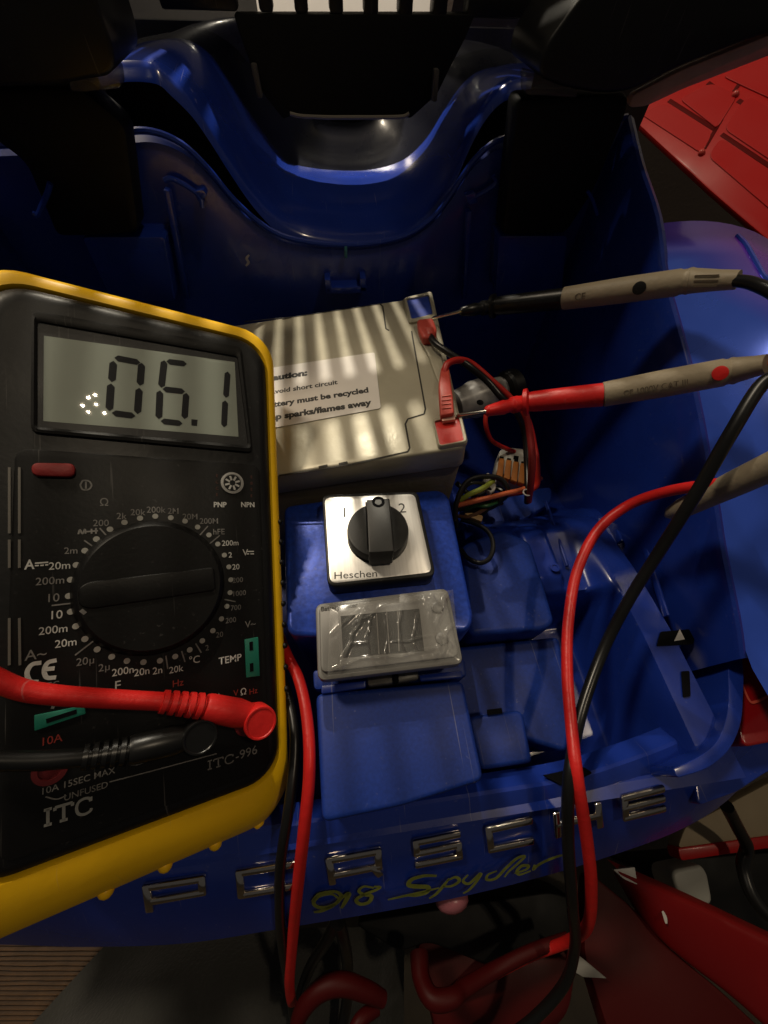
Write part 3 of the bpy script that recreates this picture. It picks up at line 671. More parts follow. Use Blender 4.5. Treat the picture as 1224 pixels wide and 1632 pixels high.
def seg(a, b, wd=.19):
    bm = bmesh.new(); p, r_ = mp(*a, .384), mp(*b, .384); d = (r_ - p).normalized(); s_ = d.cross(mz) * wd / 2; L_ = (r_ - p).length; c = min(wd / 2, L_ / 3)
    pts = [p, p + d * c + s_, r_ - d * c + s_, r_, r_ - d * c - s_, p + d * c - s_]
    bm.faces.new([bm.verts.new(x) for x in pts]); return bm
def digit(segs, m=DIG):
    bm = bmesh.new()
    for a, b in segs:
        t_ = bpy.data.meshes.new('t'); x = seg(a, b); x.to_mesh(t_); x.free(); bm.from_mesh(t_); bpy.data.meshes.remove(t_)
    return obj('digit', bm, m, lcd, smooth=False)
digit([((181, 575), (178, 609)), ((177, 611), (174, 655)), ((182, 570), (224, 578)), ((226, 578), (223, 615)), ((222, 618), (219, 660)), ((178, 658), (216, 663))])
digit([((262, 574), (257, 618)), ((255, 622), (253, 668)), ((265, 576), (298, 580)), ((259, 620), (295, 624)), ((297, 626), (294, 668)), ((256, 671), (291, 675))])
digit([((363, 592), (360, 634)), ((359, 638), (357, 681))])
bm = bmesh.new(); bm.faces.new([bm.verts.new(p) for p in mquad([(305, 668), (315, 669), (314, 679), (305, 678)], .384)]); obj('decimal_point', bm, DIG, lcd, smooth=False)
bm = bmesh.new(); bm.faces.new([bm.verts.new(p) for p in mquad(gl_px, .46)]); obj('lcd_window', bm, GLASS, lf)
# power button, transistor socket
W = .424
obj('power_button', prism(rounded(mquad([(51, 739), (121, 740), (121, 762), (52, 760)], W), .25, 5), mz * .16, .06), REDB, met)
tc_ = mp(370, 770, W); ts = obj('transistor_socket', lathe(tc_, mz, [(0, .36), (.05, .36), (.06, .29), (.03, .28)], 28), mat('socket_ring', (.34, .33, .31), .5), met)
obj('socket_disc', lathe(tc_, mz, [(0, .27), (.045, .27)], 24), BODY, ts)
for k in range(8):
    a = math.pi * 2 * k / 8 + .3; d = mx * math.cos(a) + my * math.sin(a); bm = bmesh.new(); bar(tc_ + d * .09 + mz * .045, tc_ + d * .24 + mz * .045, .06, .012, mz, bm); obj('socket_pin', bm, WHITEP, ts)
# dial
dc = ml(.02, .02, W)
knob = obj('dial', lathe(dc, mz, [(0, 1.92), (.06, 1.92), (.18, 1.86), (.30, 1.80), (.34, 1.74), (.34, .1)], 64), PLATE, met)
ang = math.radians(3); dd = mx * math.cos(ang) + my * math.sin(ang); ds = mz.cross(dd)
obj('dial_grip', prism(rounded([dc + dd * a + ds * b for a, b in ((-1.72, -.22), (-1.5, -.36), (1.6, -.36), (1.6, .36), (-1.5, .36), (-1.72, .22))], .12) and [p + mz * .3 for p in rounded([dc + dd * a + ds * b for a, b in ((-1.72, -.22), (-1.5, -.36), (1.6, -.36), (1.6, .36), (-1.5, .36), (-1.72, .22))], .12)], mz * .09, .05, 3), PLATE, knob)
bm = bmesh.new(); bar(mp(129, 972, .825), mp(136, 978, .825), .09, .02, mz, bm); obj('dial_pointer', bm, DIMP, knob)
# printed scale
C3 = lambda x, y: (x / 2.55, 420 + y / 2.55); C4 = lambda x, y: (x / 2.55, 860 + y / 2.55)
dots = [C3(*p) for p in ((345, 1167), (392, 1120), (447, 1080), (506, 1052), (569, 1035), (631, 1027), (694, 1033), (752, 1047), (803, 1071), (849, 1103), (885, 1140), (912, 1185))] + [C4(*p) for p in ((930, 111), (938, 163), (935, 215), (922, 271), (900, 322), (865, 370), (822, 411), (771, 448), (712, 475), (650, 492), (583, 498), (516, 493), (454, 476), (395, 446), (345, 404), (308, 352), (287, 293), (279, 229), (287, 163), (310, 103))]
DOTM = mat('dot_print', (.30, .29, .26), .6)
me_dot = None
for p in dots:
    c = mp(*p, W + .004)
    if me_dot is None:
        d0 = obj('scale_dot', lathe(c, mz, [(0, .078), (.008, .078)], 14), DOTM, met); me_dot = d0; c0_ = c
    else:
        d1 = me_dot.copy(); COL.objects.link(d1); d1.parent = met; d1.location = (c - c0_) * S
bm = bmesh.new()
for f_, a, b in ((C3, (405, 1075), (437, 1110)), (C3, (342, 1125), (385, 1155)), (C3, (845, 1067), (813, 1103)), (C3, (893, 1105), (853, 1138)), (C4, (912, 243), (957, 252)), (C4, (795, 422), (818, 460)), (C4, (738, 453), (752, 497)), (C4, (674, 472), (682, 525)), (C4, (385, 408), (305, 470)), (C4, (210, 268), (305, 257))):
    bar(mp(*f_(*a), W + .003), mp(*f_(*b), W + .003), .035, .006, mz, bm)
obj('scale_divider', bm, DIMP, met, smooth=False)
def mtext(items, m, name='printed_text'):
    for it in items:
        s, px, py, cap = it[:4]; kw = it[4] if len(it) > 4 else {}
        obj(name, text_bm(s, cap, mp(px, py, W + .006), mx, my, kw.get('b', .004), kw.get('sh', 0), kw.get('xs', .95), kw.get('al', 'c')), m, met, smooth=False)
c_ = .19
mtext([("20m", 95, 901, .20), ("200n", 196, 1069, .20), ("20n", 226, 1070, .20), ("2n", 251, 1068, .20), ("20k", 281, 1066, .19), ("°C", 310, 1051, .22), ("10", 91, 979, .22), ("200m", 85, 1003, .2), ("20m", 105, 1024, .2), ("F", 188, 1092, .26), ("TEMP", 367, 1050, .22, {'b': .01}), ("Ω", 388, 1102, .2), ("2", 367, 884, .18), ("20", 376, 903, .18), ("200m", 367, 865, .18), ("V", 391, 880, .22), ("A", 47, 899, .25, {'b': .02, 'xs': .8}), ("PNP", 351, 804, .17, {'b': .03}), ("NPN", 395, 804, .17, {'b': .03})], WHITEP)
mtext([("200", 161, 833, c_), ("2k", 194, 822, c_), ("20k", 220, 816, c_), ("200k", 249, 812, c_), ("2M", 276, 814, c_), ("20M", 303, 823, c_), ("200M", 333, 830, c_), ("hFE", 349, 847, c_), ("200", 379, 924, .17), ("1000", 382, 945, .17), ("700", 376, 968, .17), ("200", 368, 988, .17), ("20", 350, 1011, .17), ("2", 330, 1032, .17), ("2µ", 166, 1063, .2), ("20µ", 136, 1053, .2), ("200m", 80, 925, .2), ("10", 86, 952, .22), ("2m", 113, 877, .18), ("Ω", 166, 800, .22), ("V~", 399, 994, .22), ("A~", 57, 1042, .26), ("EC", 85, 1091, .16)], DIMP)
mtext([("10A 15SEC MAX", 128, 1243, .165), ("UNFUSED", 138, 1260, .16)], DIMP)
mtext([("Hz", 284, 1088, .2), ("V", 376, 1104, .19), ("Hz", 404, 1101, .18), ("10A", 84, 1178, .2)], REDP)
bm = bmesh.new()
for y in (758, 768, 778, 788):
    text_bm("E" if y in (758, 788) else "C", .1, mp(346, y, W + .006), mx, my, bm=bm); text_bm("B" if y == 768 else "E", .1, mp(401, y + 2, W + .006), mx, my, bm=bm)
obj('printed_text', bm, ORP, met, smooth=False)
# serif maker's lettering, CE mark, diode and power symbols as strokes
def mstroke(lines, wd, m, name='printed_mark', w_=W + .006):
    bm = bmesh.new()
    for P in lines:
        pts = [mp(*p, w_) for p in P]
        if len(pts) == 2: bar(pts[0], pts[1], wd, .006, mz, bm)
        else:
            pr = None; cc = catmull(pts, 6)
            for i, p in enumerate(cc):
                s_ = (cc[min(i + 1, len(cc) - 1)] - cc[max(i - 1, 0)]).cross(mz).normalized() * wd / 2
                a, b = bm.verts.new(p + s_), bm.verts.new(p - s_)
                if pr: bm.faces.new((pr[0], a, b, pr[1]))
                pr = (a, b)
    return obj(name, bm, m, met, smooth=False)
def serif_ITC(x, y, s, tail, m, wd):
    # x, y = lower left in pixels; s = cap height in pixels; the baseline climbs to the right
    k = -.29
    def P(u, v): return (x + u * s * 1.35, y + k * u * s * 1.35 - v * s)
    L = [(P(.18, 0), P(.18, 1)), (P(0, .03), P(.36, .03)), (P(0, .97), P(.36, .97)), (P(.9, 0), P(.9, 1)), (P(.72, .03), P(1.08, .03)), (P(.5, .96), P(1.3, .96)), (P(.5, .96), P(.5, .76)), (P(1.3, .96), P(1.3, .76)), (P(2.12, .74), P(2.08, .9), P(1.85, .98), P(1.58, .86), P(1.48, .5), P(1.58, .14), P(1.85, .02), P(2.1, .12), P(2.16, .28)), (P(2.13, .72), P(2.13, .98))]
    mstroke(L, wd, m, 'serif_lettering')
    return P
SILV = mat('silver_print', (.30, .295, .27), .4, metal=.3)
serif_ITC(70, 1317, 26, '', SILV, .065)
P_ = serif_ITC(331, 1227, 14, '', DIMP, .035)
bm = bmesh.new(); text_bm("-996", .27, mp(393, 1199, W + .006), mx, my, bm=bm); obj('serif_lettering', bm, DIMP, met, smooth=False)
mstroke([[C4(168, 500), C4(130, 508), C4(110, 540), C4(122, 575), C4(155, 578)]], .10, WHITEP)
mstroke([[C4(230, 490), C4(195, 500), C4(180, 530), C4(190, 560), C4(228, 560)], [C4(182, 527), C4(222, 523)]], .10, WHITEP)
mstroke([[C3(326, 900), C3(338, 882), C3(362, 885), C3(372, 902), C3(360, 918), C3(336, 918), C3(326, 900)], [C3(349, 886), C3(349, 916)]], .04, DIMP)
mstroke([[C3(318, 1100), C3(325, 1082), C3(335, 1098), C3(345, 1080), C3(348, 1098)], [C3(350, 1090), C3(398, 1086)], [C3(372, 1078), C3(372, 1098)], [C3(390, 1075), C3(390, 1098)]], .04, DIMP)
mstroke([[C4(142, 96), C4(196, 92)], [C4(142, 106), C4(158, 105)], [C4(164, 105), C4(178, 104)], [C4(184, 103), C4(196, 102)], [C4(1003, 48), C4(1032, 48)], [C4(1003, 58), C4(1012, 58)], [C4(1018, 58), C4(1032, 58)]], .035, WHITEP)
mstroke([[C4(445, 985), C4(600, 945), C4(880, 870)], [C4(530, 915), C4(560, 915), C4(610, 895)], [C4(185, 1045), C4(230, 1055), C4(270, 1040)], [C4(900, 640), C4(888, 625)]], .03, DIMP)
mstroke([[C4(398, 626), C4(418, 618), C4(440, 625)], [C4(212, 688), C4(222, 668), C4(245, 662)]], .07, DIMP)
# green thermocouple sockets and a red jack ring
for cs, slots in (([(993, 405), (1048, 395), (1055, 553), (1000, 560)], [((1020, 415), (1021, 450)), ((1022, 502), (1023, 536))]), ([(140, 712), (345, 672), (350, 706), (141, 776)], [((188, 738), (312, 698))])):
    gs = obj('green_socket', prism(mquad([C4(*p) for p in cs], W), mz * .05, .02), GREEN, met)
    for a, b in slots:
        bm = bmesh.new(); bar(mp(*C4(*a), W + .05), mp(*C4(*b), W + .05), .11, .012, mz, bm); obj('socket_slot', bm, DARKGAP, gs)
obj('jack_ring', lathe(mp(80, 1226, W), mz, [(0, .36), (.04, .36), (.04, .24), (.0, .24)], 24), mat('jack_red', (.10, .004, .006), .5), met)
obj('jack_ring', lathe(mp(395, 1150, W), mz, [(0, .42), (.04, .42), (.04, .24), (.0, .24)], 24), mat('jack_red_b', (.14, .004, .006), .5), met)
obj('jack_ring', lathe(mp(310, 1180, W), mz, [(0, .42), (.04, .42), (.04, .24), (.0, .24)], 24), BLACKS, met)

# --- banana plugs in the meter
def plug(name, label, cab, ribs, bodyp, knobp, m, w_, rb, rc):
    t = thing(name, label, 'test plug', mp(*knobp, .45), 'test plugs in the multimeter')
    a, b = mp(*ribs[0], w_), mp(*ribs[1], w_); d = (b - a); L_ = d.length
    obj('cable', tube([mp(x, y, w_ + dw) for x, y, dw in cab] + [a], rc, 14), m, t)
    prof = []
    nrib = 5
    for k in range(nrib):
        s0 = L_ * k / nrib; prof += [(s0, rb * (.80 + .03 * k)), (s0 + L_ / nrib * .55, rb * (.82 + .03 * k)), (s0 + L_ / nrib * .6, rb * .62), (s0 + L_ / nrib * .95, rb * .62)]
    obj('strain_relief', lathe(a, d, prof, 20), m, t)
    e = mp(*bodyp, w_); dd_ = e - b; obj('plug_body', lathe(b, dd_, [(0, rb * .9), (.1, rb), (dd_.length * .7, rb * 1.08), (dd_.length, rb * .9)], 22), m, t)
    kc = mp(*knobp, w_)
    obj('plug_head', lathe(kc - mz * (w_ - .46), mz, [(0, rb * .8), (w_ - .75, rb * .9), (w_ - .6, rb * 1.22), (w_ - .25, rb * 1.28), (w_ - .10, rb * 1.28), (w_ - .06, rb * 1.22), (w_ - .06, rb * 1.1), (w_ - .08, rb * 1.05), (w_ - .08, rb * .05)], 26), m, t)
    return t
plug('test_plug', 'red right angled test plug in the lower right of the multimeter', [(-90, 1050, .3), (-30, 1072, .25), (30, 1098, .15), (90, 1108, .1), (180, 1114, 0)], [(258, 1118), (326, 1126)], (398, 1140), (410, 1146), RED, 1.15, .37, .235)
plug('test_plug', 'black right angled test plug in the multimeter, below the red plug', [(-90, 1212, .1), (-20, 1212, .1), (60, 1212, .05)], [(132, 1207), (206, 1196)], (300, 1174), (316, 1168), BLKW, 1.0, .36, .215)

# ================================================================== SELECTOR SWITCH
sw = thing('rotary_switch', 'black rotary selector switch on a brushed metal plate marked 1 and 2', 'switch', at(605, 860, ZB))
zt = -1.35
plate_px = [(515, 791), (663, 785), (692, 914), (524, 932)]
obj('base', prism(rounded(zp([(513, 788), (666, 782), (695, 917), (522, 935)], zt), .3, 5), (0, 0, -.84), .06), BLACK, sw)
fpn = obj('face_plate', prism(rounded(zp([(517, 793), (661, 787), (689, 912), (526, 930)], zt + .03), .26, 5), (0, 0, -.1), .02), ALU, sw)
sx = (at(690, 850, zt) - at(520, 858, zt)).normalized(); sy = UP.cross(sx)
T = zt + .036
bm = text_bm("1", .46, at(549, 816, T), sx, sy); text_bm("2", .46, at(641, 809, T), sx, sy, bm=bm)
obj('position_mark', bm, INK, fpn, smooth=False)
obj('maker_text', text_bm("Heschen", .275, at(567, 915, T), sx, sy, 0, 0, 1.18), INK, fpn, smooth=False)
kc = at(599, 848, zt)
kn = obj('knob', lathe(at(602, 856, zt), UP, [(0, 1.13), (.10, 1.13), (.12, 1.06), (.2, 1.06), (.22, 1.13), (.5, 1.12), (.62, 1.09), (.64, 1.0)], 56), BLACK, sw)
zk = zt + .62
pk = [(584, 796), (621, 794), (628, 878), (588, 881)]
obj('knob_handle', prism(rounded(zp(pk, zk + .55), .05), (0, 0, -1.0), .05), mat('knob_black', (.010, .010, .0096), .45, bump=.03, bscale=80), kn)
obj('handle_pin', lathe(at(603, 800, zk + .545), UP, [(0, .23), (.02, .23), (.02, .14), (0, .12)], 20), DARKGAP, kn)
obj('knob_groove', prism(zp([(582, 800), (584.5, 800), (588, 876), (585.5, 876)], zk + .022), (0, 0, -.03)), DARKGAP, kn)

# ================================================================== DISPLAY MODULE
dm = thing('display_module', 'grey panel meter wrapped in crinkled clear film, in front of the rotary switch', 'panel meter', at(620, 1020, -2.2))
zd = -1.5
dpx = [(505, 962), (712, 937), (738, 1056), (508, 1082)]
obj('bezel', prism(rounded(zp([(502, 962), (714, 936), (740, 1058), (506, 1086)], zd - .18), .28, 4), (0, 0, -.5), .1), GREYD, dm)
obj('front_frame', prism(rounded(zp([(508, 966), (709, 942), (732, 1046), (511, 1072)], zd), .22, 4), (0, 0, -.2), .06), GREYD, dm)
win = obj('window', prism(zp([(543, 982), (668, 970), (676, 1037), (547, 1048)], zd + .02), (0, 0, -.05)), SMOKE, dm)
bm = bmesh.new()
for a, b in (((600, 978), (604, 1042)), ((616, 976), (621, 1040)), ((634, 974), (636, 1038))): bar(at(*a, zd + .022), at(*b, zd + .022), .035, .01, UP, bm)
obj('bar_mark', bm, DIMP, win, smooth=False)
ddx = (at(712, 940, zd) - at(508, 965, zd)).normalized(); ddy = UP.cross(ddx)
obj('module_text', text_bm("Battery meter", .16, at(541, 967, zd + .01), ddx, ddy, .02, 0, 1.0), INK, dm, smooth=False)
for px in ((696, 968), (704, 1018)): obj('push_button', lathe(at(*px, zd), UP, [(0, .2), (.07, .2), (.1, .14)], 18), GREYD, dm)
rows = []
a, b, c, d = Vector((526, 968)), Vector((722, 940)), Vector((732, 1052)), Vector((522, 1078))
cr = []
def crease(P, h, wd): cr.append((P, h, wd))
for P, h, wd in (([(.84, .0), (.80, .35), (.86, .7), (.82, 1.0)], .20, .016), ([(.78, .05), (.9, .18), (.98, .05)], .18, .02), ([(.92, .2), (.84, .5), (.95, .8)], .15, .014), ([(.30, .08), (.20, .45), (.10, .95)], .14, .016), ([(.34, .2), (.30, .6), (.36, .95)], .10, .010), ([(.05, .9), (.3, .82), (.55, .86), (.9, .80)], .13, .018), ([(.44, .15), (.47, .5), (.44, .9)], .08, .009), ([(.58, .1), (.55, .5), (.6, .85)], .11, .010), ([(.2, .3), (.45, .12), (.75, .1)], .09, .014), ([(.70, .3), (.66, .7), (.72, .95)], .09, .010), ([(.12, .75), (.16, .6), (.3, .62)], .08, .012), ([(.5, .62), (.62, .66), (.8, .6)], .06, .010), ([(.88, .9), (.93, .6), (.99, .5)], .14, .014), ([(.02, .4), (.1, .3), (.25, .1)], .08, .015)): crease(P, h, wd)
def cdist(s_, t_, P):
    best = 9
    for (x0, y0), (x1, y1) in zip(P[:-1], P[1:]):
        dx, dy = (x1 - x0) * 1.9, y1 - y0; px_, py_ = (s_ - x0) * 1.9, t_ - y0
        k = min(1, max(0, (px_ * dx + py_ * dy) / (dx * dx + dy * dy))); best = min(best, math.hypot(px_ - k * dx, py_ - k * dy))
    return best
for j in range(81):
    r = []
    for i in range(141):
        s, t = i / 140, j / 80
        p = a.lerp(b, s).lerp(d.lerp(c, s), t)
        sw_ = s + .02 * noise.noise(Vector((s * 6, t * 6, 3))); tw_ = t + .03 * noise.noise(Vector((s * 6, t * 6, 8)))
        h = .05 + .03 * noise.noise(Vector((s * 5, t * 3, 0)))
        for P, hh, wd in cr:
            dd0 = cdist(sw_, tw_, P)
            if dd0 < wd * 5: h += hh * max(0, 1 - dd0 / (wd * 2.6)) ** 1.3
        e = min(s, 1 - s, t * .7, (1 - t) * .7)
        r.append(at(p.x, p.y, zd + .03) + UP * h * min(1, e * 12 + .1))
    rows.append(r)
obj('clear_film', loft(rows, False), FILM, dm, ang=50)

# ================================================================== TEST PROBES AND LEADS
def probe(name, label, tip, neck, collar, grip_end, seg_end, dot, tail, zs, m, red, leadpts):
    t = thing(name, label, 'test probe', at(*collar, zs[1]), 'test probes held to the battery')
    P0, P1, P2, P3, P4, P5 = at(*tip, zs[0]), at(*neck, zs[1]), at(*collar, zs[1]), at(*grip_end, zs[2]), at(*seg_end, zs[3]), at(*tail, zs[4])
    obj('metal_tip', lathe(P0, P1 - P0, [(0, .02), (.12, .075), ((P1 - P0).length + .1, .085)], 12), STEEL, t)
    L1, L2 = (P2 - P1).length, (P3 - P2).length
    prof = [(0, .13), (.1, .21), (L1 * .45, .29), (L1 * .5, .26), (L1 * .62, .26), (L1 * .66, .33), (L1 * .8, .33), (L1 * .84, .30), (L1 * .9, .30)]
    obj('nose', lathe(P1, P2 - P1, prof + [(L1 + .1, .32)], 24), m, t)
    obj('guard_collar', lathe(P2 - (P3 - P2).normalized() * .14, P3 - P2, [(0, .34), (.05, .52), (.2, .54), (.28, .38)], 28), m, t)
    gr = obj('finger_grip', lathe(P2, P3 - P2, [(.05, .36), (.3, .40), (L2 * .5, .42), (L2, .43)], 28), m, t)
    if not red:
        up_ = ((CAM - P3).normalized())
        bm = bmesh.new(); n_ = (up_ - (P3 - P2).normalized() * up_.dot((P3 - P2).normalized())).normalized()
        d_ = (P3 - P2).normalized(); bar(P2 + d_ * .5 + n_ * .40, P2 + d_ * (L2 - .15) + n_ * .425, .22, .05, n_, bm, .03); obj('grip_ridge', bm, m, gr)
    L3, L4 = (P4 - P3).length, (P5 - P4).length
    han = obj('handle', lathe(P3, P4 - P3, [(0, .42), (.03, .455), (L3 * .5, .48), (L3 * .93, .46), (L3 * .95, .42), (L3 * .98, .42), (L3, .45)], 28), TAN, t)
    obj('strain_relief', lathe(P4, P5 - P4, [(0, .45), (.1, .42), (L4 * .6, .34), (L4, .30)], 24), TAN, t)
    dpt = at(*dot, zs[2]); ax = (P4 - P3).normalized(); base = P3 + ax * (dpt - P3).dot(ax); vn = (CAM - base); vn = (vn - ax * vn.dot(ax)).normalized()
    obj('dot', lathe(base + vn * .462, vn, [(0, .23), (.03, .23), (.045, .18)], 24), RED if red else BLACK, han)
    ey_ = vn.cross(ax)
    bm = text_bm("CE 1000V CAT III" if red else "CE", .19 if red else .26, P3 + ax * L3 * (.40 if red else .18) + vn * .478 - (ey_ * .08 if red else ey_ * 0), ax, ey_, .01)
    obj('moulded_text', bm, TAND, han, smooth=False)
    bm = bmesh.new()
    for k in (-.16, 0, .16):
        bar(P4 + (P5 - P4).normalized() * L4 * .12 + vn * .40 + ey_ * k, P4 + (P5 - P4).normalized() * L4 * .62 + vn * .33 + ey_ * k, .05, .03, vn, bm)
    obj('relief_groove', bm, TAND, han, smooth=False)
    obj('lead', tube([P5 - (P5 - P4).normalized() * .3] + [Vector(p) for p in leadpts], .20, 14, 10), m, t)
    return t
Lz = lambda L: [at(x, y, z) for x, y, z in L]
probe('test_probe', 'black test probe with a grey tan handle, its tip on the blue battery terminal', (688, 507), (733, 497), (786, 488), (898, 476), (1098, 448), (1040, 463), (1176, 446), (.35, 1.1, 2.3, 4.2, 4.8), BLKW, False,
      Lz([(1200, 452, 5.0), (1250, 480, 5.2), (1290, 540, 5.0), (1262, 590, 4.6), (1215, 612, 4.2), (1165, 690, 3.2), (1110, 785, 1.6), (1050, 880, -.4), (1000, 960, -2.0), (960, 1040, -3.2), (925, 1140, -3.6), (908, 1235, -3.4), (905, 1330, -4.9), (912, 1440, -7), (916, 1510, -10), (895, 1575, -12), (830, 1640, -14), (760, 1670, -15)]))
probe('test_probe', 'red test probe with a grey tan handle, its tip on the red battery terminal', (727, 662), (773, 656), (838, 641), (961, 629), (1168, 591), (1107, 611), (1224, 580), (.2, .7, 1.7, 3.3, 4.0), RED, True,
      Lz([(1262, 574, 4.2), (1330, 600, 4.4), (1345, 690, 4.0), (1290, 745, 3.2), (1220, 762, 2.4), (1145, 771, 1.4), (1065, 783, .1), (1000, 806, -1.2), (952, 846, -2.0), (920, 910, -2.6), (906, 990, -3.0), (904, 1070, -3.2), (910, 1150, -3.3), (920, 1240, -3.3), (934, 1330, -4.8), (942, 1410, -6.6), (936, 1475, -9), (905, 1500, -12), (830, 1530, -14), (700, 1600, -16)]))
rod = lathe(at(1062, 822, -1.0), at(1240, 738, 3.0) - at(1062, 822, -1.0), [(0, .1), (.25, .27), (.8, .36), (3.0, .42), (6.0, .44)], 20)
tag(obj('tan_rod', rod, TAN), 'tan plastic rod with a rounded tip leaning against the right fender', 'rod')
# leads looping beside the front block
tag(obj('red_cable', tube(Lz([(395, 900, -5), (425, 960, -4.2), (455, 1038, -3.6), (477, 1085, -3.2), (490, 1150, -3.0), (493, 1230, -3.0), (485, 1320, -3.7), (476, 1400, -5.2), (468, 1480, -7.6), (462, 1550, -10), (462, 1578, -11.5), (466, 1600, -13)]), .19, 14, 10), RED), 'bright red cable running down between the multimeter and the blue front block', 'cable')
tag(obj('black_cable', tube(Lz([(430, 1010, -5), (448, 1075, -4), (466, 1140, -3.6), (470, 1200, -3.5), (460, 1290, -3.7), (447, 1380, -5.0), (446, 1460, -7.2), (452, 1520, -9), (462, 1580, -12), (470, 1640, -14)]), .17, 14, 10), BLKW), 'black cable running beside the red cable, against the multimeter edge', 'cable')

# ================================================================== BATTERY WIRING
t = thing('wire_connector', 'red sleeved connector with a thick black wire on the blue terminal', 'connector', bt(678, 522, .1))
obj('sleeve', prism(rounded([bt(x, y, .55) for x, y in ((664, 508), (690, 505), (697, 524), (692, 536), (674, 538), (667, 524))], .18), -bn * .5, .14, 3), REDS, t)
obj('sleeve_mouth', lathe(bt(684, 530, .35), bt(688, 545, .35) - bt(684, 530, .35), [(0, .3), (.3, .28), (.42, .24)], 16), REDS, t)
obj('wire', tube([bt(686, 534, .35), bt(692, 546, .5)] + Lz([(715, 562, .5), (745, 582, .3), (775, 606, -.2), (800, 634, -.6), (822, 656, -1.2), (836, 690, -2.2), (840, 740, -3), (841, 782, -3.4), (840, 800, -4.2)]), .155, 12), BLKW, t)
t = thing('wire_connector', 'red spade connector with a thick red wire beside the red terminal', 'connector', bt(712, 640, .1))
obj('sleeve', prism(rounded([bt(x, y, .5) for x, y in ((699, 612), (703, 584), (716, 586), (722, 630), (724, 658), (702, 662), (700, 634))], .12), -bn * .38, .12, 3), REDS, t)
obj('spade', prism(rounded([bt(x, y, .3) for x, y in ((702, 655), (724, 652), (726, 668), (705, 671))], .06), -bn * .18, .03), mat('pink_metal', (.5, .28, .22), .35, metal=.4), t)
bm = bmesh.new()
for k in range(4): bar(bt(704, 632 + k * 6.5, .51), bt(719, 630 + k * 6.5, .51), .05, .03, bn, bm)
obj('sleeve_rib', bm, mat('sleeve_pale', (.5, .10, .07), .5), t, smooth=False)
obj('wire', tube([bt(708, 600, .3), bt(710, 586, .5)] + Lz([(716, 578, .6), (732, 574, .5), (752, 580, .2), (785, 608, -.4), (815, 636, -1.0), (840, 668, -1.6), (851, 710, -2.4), (856, 750, -3), (850, 778, -3.6), (800, 789, -4), (735, 801, -4.2)]), .15, 12), REDW, t)
# strands passing behind the red probe
tag(obj('red_wire', tube(Lz([(776, 650, -1.4), (774, 675, -1.8), (782, 700, -2.6), (800, 712, -3.2), (820, 720, -3.6)]), .11, 10), REDW), 'thin red wire curving from under the red probe into the lever connector', 'wire')
tag(obj('red_wire', tube(Lz([(838, 655, -.5), (844, 690, -1.2), (848, 730, -1.8), (846, 770, -2.6), (843, 800, -3.6)]), lambda s: .12 + .04 * math.sin(s * 3), 10), mat('dark_red_sleeve', (.20, .012, .012), .45)), 'dark red sleeve of wires hanging straight below the red probe collar', 'wire')
tag(obj('orange_wire', tube(Lz([(728, 806, -3.6), (760, 798, -3.3), (800, 788, -3.3), (838, 778, -3.4), (862, 762, -3.6)]), .12, 10), ORW), 'orange wire stretched level below the lever connector', 'wire')
tag(obj('yellow_green_wire', tube(Lz([(734, 797, -3.6), (750, 787, -3.2), (768, 779, -3.1), (786, 766, -3.2)]), .13, 10), YGW), 'yellow green earth wire among the black wires beside the battery', 'wire')
tag(obj('tan_wire', prism(rounded(zp([(740, 818, ), (752, 817), (770, 822), (768, 831), (750, 824)], -4), .06), (0, 0, -.2), .05), TANW), 'short tan wire end just below the orange wire', 'wire')
tag(obj('black_wire', tube(Lz([(725, 830, -4), (728, 800, -3.4), (742, 770, -3), (765, 760, -2.9), (795, 762, -3), (808, 776, -3.2), (806, 790, -3.6), (780, 810, -4.4), (740, 815, -4.6)]), .12, 10), BLKW), 'black wire looped around the yellow green wire', 'wire')
tag(obj('black_wire', tube(Lz([(735, 828, -4.4), (762, 836, -4.2), (780, 850, -4.2), (786, 870, -4.3), (780, 890, -4.5), (764, 897, -4.7), (745, 889, -4.9), (735, 876, -5.2)]), .11, 10), BLKW), 'black wire ring lying on the blue shelf beside the console', 'wire')
tag(obj('black_wire', tube(Lz([(730, 812, -4.6), (765, 805, -4.3), (790, 800, -4.2), (806, 790, -4.6), (790, 778, -4.8), (755, 790, -5), (728, 770, -5.2)]), .13, 10), BLKW), 'black wire in the bundle behind the orange wire', 'wire')
tag(obj('green_wire', tube(Lz([(742, 812, -4.2), (760, 806, -3.9), (776, 806, -3.8), (792, 800, -4.0)]), .10, 10), mat('green_wire_m', (.03, .12, .035), .4)), 'short dark green wire just under the orange wire', 'wire')
tag(obj('brown_wire', tube(Lz([(726, 822, -4.4), (745, 824, -4.1), (765, 816, -4.0), (782, 806, -4.2), (800, 802, -4.5)]), .10, 10), mat('brown_wire_m', (.09, .04, .02), .4)), 'brown wire beneath the green wire beside the console', 'wire')
tag(obj('thin_black_wire', tube(Lz([(728, 840, -4.8), (728, 815, -4.0), (738, 782, -3.3), (752, 770, -3.0), (772, 772, -3.1), (785, 790, -3.6), (775, 815, -4.2), (752, 822, -4.6)]), .08, 10), BLKW), 'thin black wire curling tightly inside the larger black loop', 'wire')
tag(obj('white_sleeve', prism(rounded(zp([(770, 758), (778, 752), (792, 766), (790, 780), (782, 786), (770, 774)], -3.3), .1), (0, 0, -.3), .08), WHITE), 'white paper tag folded round the wires near the battery corner', 'tag')
t = tube([at(840, 785, -3.1) + Vector((.17 * math.cos(a), .17 * math.sin(a), 0)) for a in [i * math.pi / 8 for i in range(17)]], .035, 8, 2)
tag(obj('white_ring', t, mat('ring_white', (.85, .83, .8), .4)), 'small white ring around the black wire end below the lever connector', 'ring')
wg = thing('lever_connector', 'grey wire connector with a row of orange levers beside the battery', 'connector', at(828, 745, -4.6))
zw = -3.6
